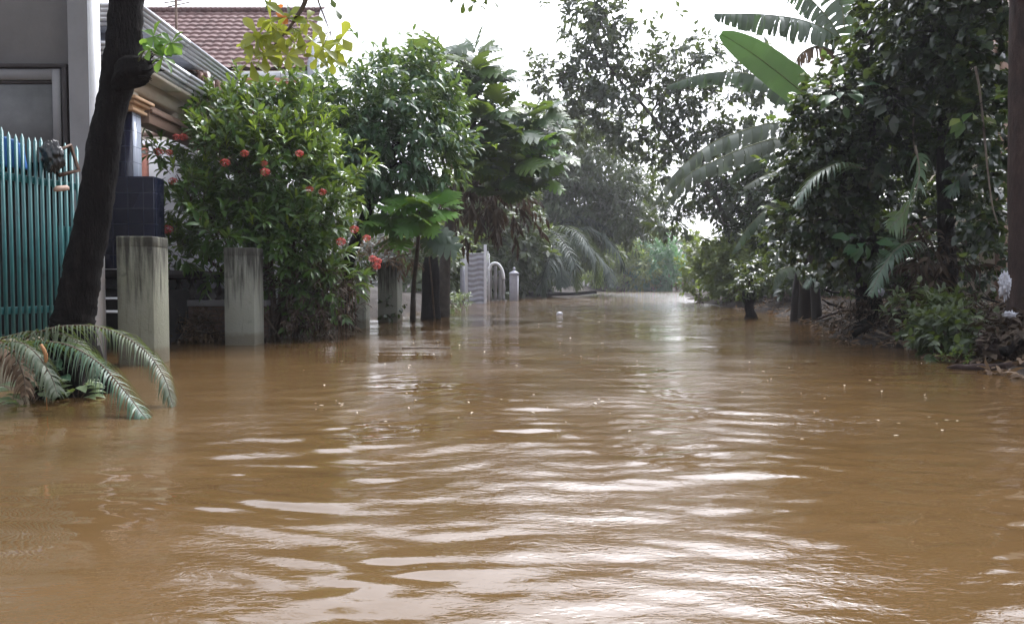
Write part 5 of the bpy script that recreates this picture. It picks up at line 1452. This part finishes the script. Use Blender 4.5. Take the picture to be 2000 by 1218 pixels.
# driftwood
g = G()
P0 = [at(1850, 722, 8.75), at(1890, 720, 8.7), at(1940, 719, 8.6), at(2000, 714, 8.5), at(2100, 700, 8.5)]
c = curve(P0, 30); c[:, 2] = np.maximum(c[:, 2], .015)
g.tube(c, np.interp(np.linspace(0, 1, 30), [0, .1, .4, 1], [.01, .035, .055, .075]), 9, .16, 3)
g.build
tag(g.build('driftwood', M['bark_red'], None, origin=c[5], smooth=True), 'long reddish driftwood plank pointing into the water at the right edge', 'driftwood')
stick([(1925, 665, 9.2), (1950, 690, 9.0), (1985, 700, 8.9), (2040, 705, 8.9)], .11, M['bark_red'], 'thick curved log lying behind the driftwood plank', None, 'log', 'log', 60)
stick([(1960, 690, 8.7), (2000, 660, 8.8), (2060, 640, 9)], .06, M['bark'], 'dark root arching up at the right edge over the curved log', None, 'root', 'root', 61)
leaf_heap('wet_leaf_pile', 'wet dead leaves piled against the curved log at the right edge', 'leaf pile', [(1985, 660, 9.1, 45, 30, .4), (1940, 690, 9.1, 30, 14, .3)], 110, 26, M['dry_dark'], .15, T_WIDE)

# ------------------------------------------------------------------ things afloat
g = G(); th = np.linspace(0, 2 * np.pi, 14, endpoint=False); p = wat(1093, 614)
g.grid(np.array([[p + np.array([math.cos(a) * r_, math.sin(a) * r_, h_]) for a in th] for r_, h_ in ((.01, .09), (.06, .08), (.10, .05), (.11, 0), (.09, -.04))]), close=True)
tag(g.build('floating_foam', M['white_plastic'], None, origin=p, smooth=True), 'round white piece of foam afloat in mid street', 'foam piece')
g = G(); p = [at(785, 681, F / 127), at(830, 679, F / 126), at(880, 680, F / 126.5)]; p = [np.array([q[0], q[1], .008]) for q in p]
g.tube(curve(p, 8), np.linspace(.02, .012, 8), 6, .1); tag(g.build('floating_stick', M['liana'], None, origin=p[1]), 'thin pale stick afloat in front of the slim concrete post', 'stick')
proto = None
for i in range(130):
    x, y = (rgd.uniform(560, 1250), rgd.uniform(615, 860)) if i < 90 else (rgd.uniform(1450, 1950), rgd.uniform(700, 900))
    p = wat(x, y); s = rgd.uniform(.6, 1.5) * (p[1] / 8) ** .6
    if proto is None:
        g = G(); v = T_WIDE[0] * .035; g.add(v + np.array([0, 0, .008]), T_WIDE[1])
        proto = g.build('floating_leaf', M['float_leaf'] if 'float_leaf' in M else M.setdefault('float_leaf', mat_leaf('pale_floating_leaf', [(.25, .19, .12), (.45, .38, .28), (.55, .50, .42)], .1, .5)), None); o = proto
        tag(o, 'tiny pale leaf scrap drifting on the brown water', 'leaf scrap', 'leaf scraps drifting on the water')
    else:
        o = proto.copy(); COL.objects.link(o)
    o.location = p; o.rotation_euler = (0, 0, rgd.uniform(0, 6.28)); o.scale = (s, s, s)
# overhead cable between the trees
g = G(); g.tube(curve([at(900, 330, 30), at(1100, 240, 33), at(1300, 130, 36), at(1500, 60, 40)], 24), .012, 5)
tag(g.build('overhead_cable', M['dark'], None, origin=at(1100, 240, 33)), 'thin overhead cable strung between the trees', 'cable')

# broad-leaved growth and more palm fronds in front of the vines
def broad(label, px, py, Y, n, s, mat, seed, base_py=640):
    rg = np.random.default_rng(seed)
    c = at(px, py, Y); b = c + np.array([.2, 1.0, -.4])
    t = thing('broad_leaf_plant', label, 'plant', b, 'broad leaved plants in the right thicket')
    g = G(); gs = G()
    gs.tube(curve([b, b + (c - b) * np.array([.2, .1, .7]), c], 10), np.linspace(.02, .009, 10), 6, .05)
    th = np.arange(n) * 2.4 + rg.uniform(0, 6)
    d = np.stack([np.cos(th), -.45 + .4 * np.sin(th), rg.uniform(-.9, .35, n)], -1)
    p = c + nrm(d) * rg.uniform(.08, .4, (n, 1))
    g.inst(*T_WIDE, frames(d, np.tile([0, -.6, .8], (n, 1)) + rg.normal(0, .25, (n, 3)), s * rg.uniform(.6, 1.15, n)), p)
    for q in p: gs.tube(curve([c, (c + q) / 2 + np.array([0, 0, .05]), q], 5), [.008, .007, .006, .005, .005], 4)
    gs.build('stem', M['bark'], t); g.build('leaves', mat, t)
broad('broad leaved plant catching light high in the vines under the bright banana leaf', 1640, 175, 12.2, 16, .34, M['lush'], 1)
broad('broad leaved plant hanging above the dark hollow', 1745, 190, 11.9, 14, .32, M['greyleaf'], 2)
broad('broad leaved plant low in the thicket left of the drowned bush', 1690, 470, 12.4, 16, .34, M['lush'], 3)
broad('broad leaved plant at the left side of the vine mass above the leafy stump', 1550, 410, 14.5, 14, .36, M['greyleaf'], 4)
broad('broad leaved plant among pale vine leaves near the bare liana', 1900, 215, 10.7, 12, .26, M['vine_light'], 5)
for label, pts, lmax, seed in (('long palm frond arching left over the vines above the banana stems', [(1690, 330, 12.2), (1640, 320, 12), (1590, 345, 11.9), (1550, 400, 11.8)], .5, 5),
                               ('grey palm frond drooping over the debris heap', [(1800, 470, 11.6), (1760, 480, 11.3), (1725, 520, 11.2), (1700, 575, 11.1)], .45, 6)):
    P = [at(*p) for p in pts]
    t = thing('hanging_frond', label, 'palm frond', P[-1], 'palm fronds hanging in the right thicket')
    frond(t, P, 26, lmax, M['palm'], M['liana'], seed + 200, droop=.8, width=.045, r0=.014, fwd=.5)
# leaf litter on the right bank
def litter():
    rg = np.random.default_rng(64)
    n = 2600
    Yq = 7.5 + 22 * rg.uniform(0, 1, n) ** 1.6
    r = np.interp(Yq, RE[:, 0], RE[:, 1]) + .25 * np.sin(Yq * 1.3) + .2 * np.sin(Yq * 2.9 + 1) + .15 * np.sin(Yq * .6 + 2)
    off = rg.uniform(-.25, 2.6, n)
    X = r + off
    Z = np.maximum(np.clip(off * .32, 0, .55) + .06 * np.sin(X * 2.3 + Yq) * np.sin(Yq * 1.9 - X * .7) + .05 * np.sin(X * 5.1) * np.sin(Yq * 4.3), 0) + .015 + rg.uniform(0, .03, n)
    d = np.stack([rg.normal(size=n), rg.normal(size=n), rg.normal(0, .3, n)], -1)
    g = G(); g.inst(*T_LEAF, frames(d, np.tile([0, 0, 1.0], (n, 1)) + rg.normal(0, .35, (n, 3)), rg.uniform(.09, .22, n)), np.stack([X, Yq, Z], -1))
    tag(g.build('leaf_litter', M['dry'], None, origin=(8, 12, 0)), 'brown leaf litter strewn over the muddy right bank', 'leaf litter', kind='stuff')
litter()
for i in range(16):
    x = rgd.uniform(1590, 1900); Yq = np.interp(x, [1590, 1750, 1900], [19, 11.9, 9.9]) + rgd.uniform(-.1, .5)
    yb = 554 + F / Yq - rgd.uniform(2, 26)
    a = rgd.uniform(-.9, .7); L = rgd.uniform(18, 60)
    stick([(x - L * math.cos(a), yb + L * math.sin(a) * .6, Yq - rgd.uniform(0, .3)), (x, yb - 4, Yq), (x + L * math.cos(a), yb - L * math.sin(a) * .6, Yq + rgd.uniform(0, .3))], rgd.uniform(.008, .018) * Yq / 11, M[['liana', 'twig', 'liana', 'bark_grey'][i % 4]], 'pale bare stick washed up along the edge of the right bank', 'pale sticks washed up on the right bank', 'washed_up_stick', 'stick', 80 + i)

# ------------------------------------------------------------------ humid air
g = G(); g.box(-57, 77, -15, 142, -2.5, 17.5)
mh = D.materials.new('humid_air'); mh.use_nodes = True; th_ = mh.node_tree; th_.nodes.clear()
oh = th_.nodes.new('ShaderNodeOutputMaterial'); pv = th_.nodes.new('ShaderNodeVolumePrincipled')
pv.inputs['Color'].default_value = (.93, .93, .97, 1); pv.inputs['Density'].default_value = HAZE; pv.inputs['Anisotropy'].default_value = .3
th_.links.new(pv.outputs[0], oh.inputs['Volume'])
hz = g.build('haze', mh, None); tag(hz, kind='stuff')
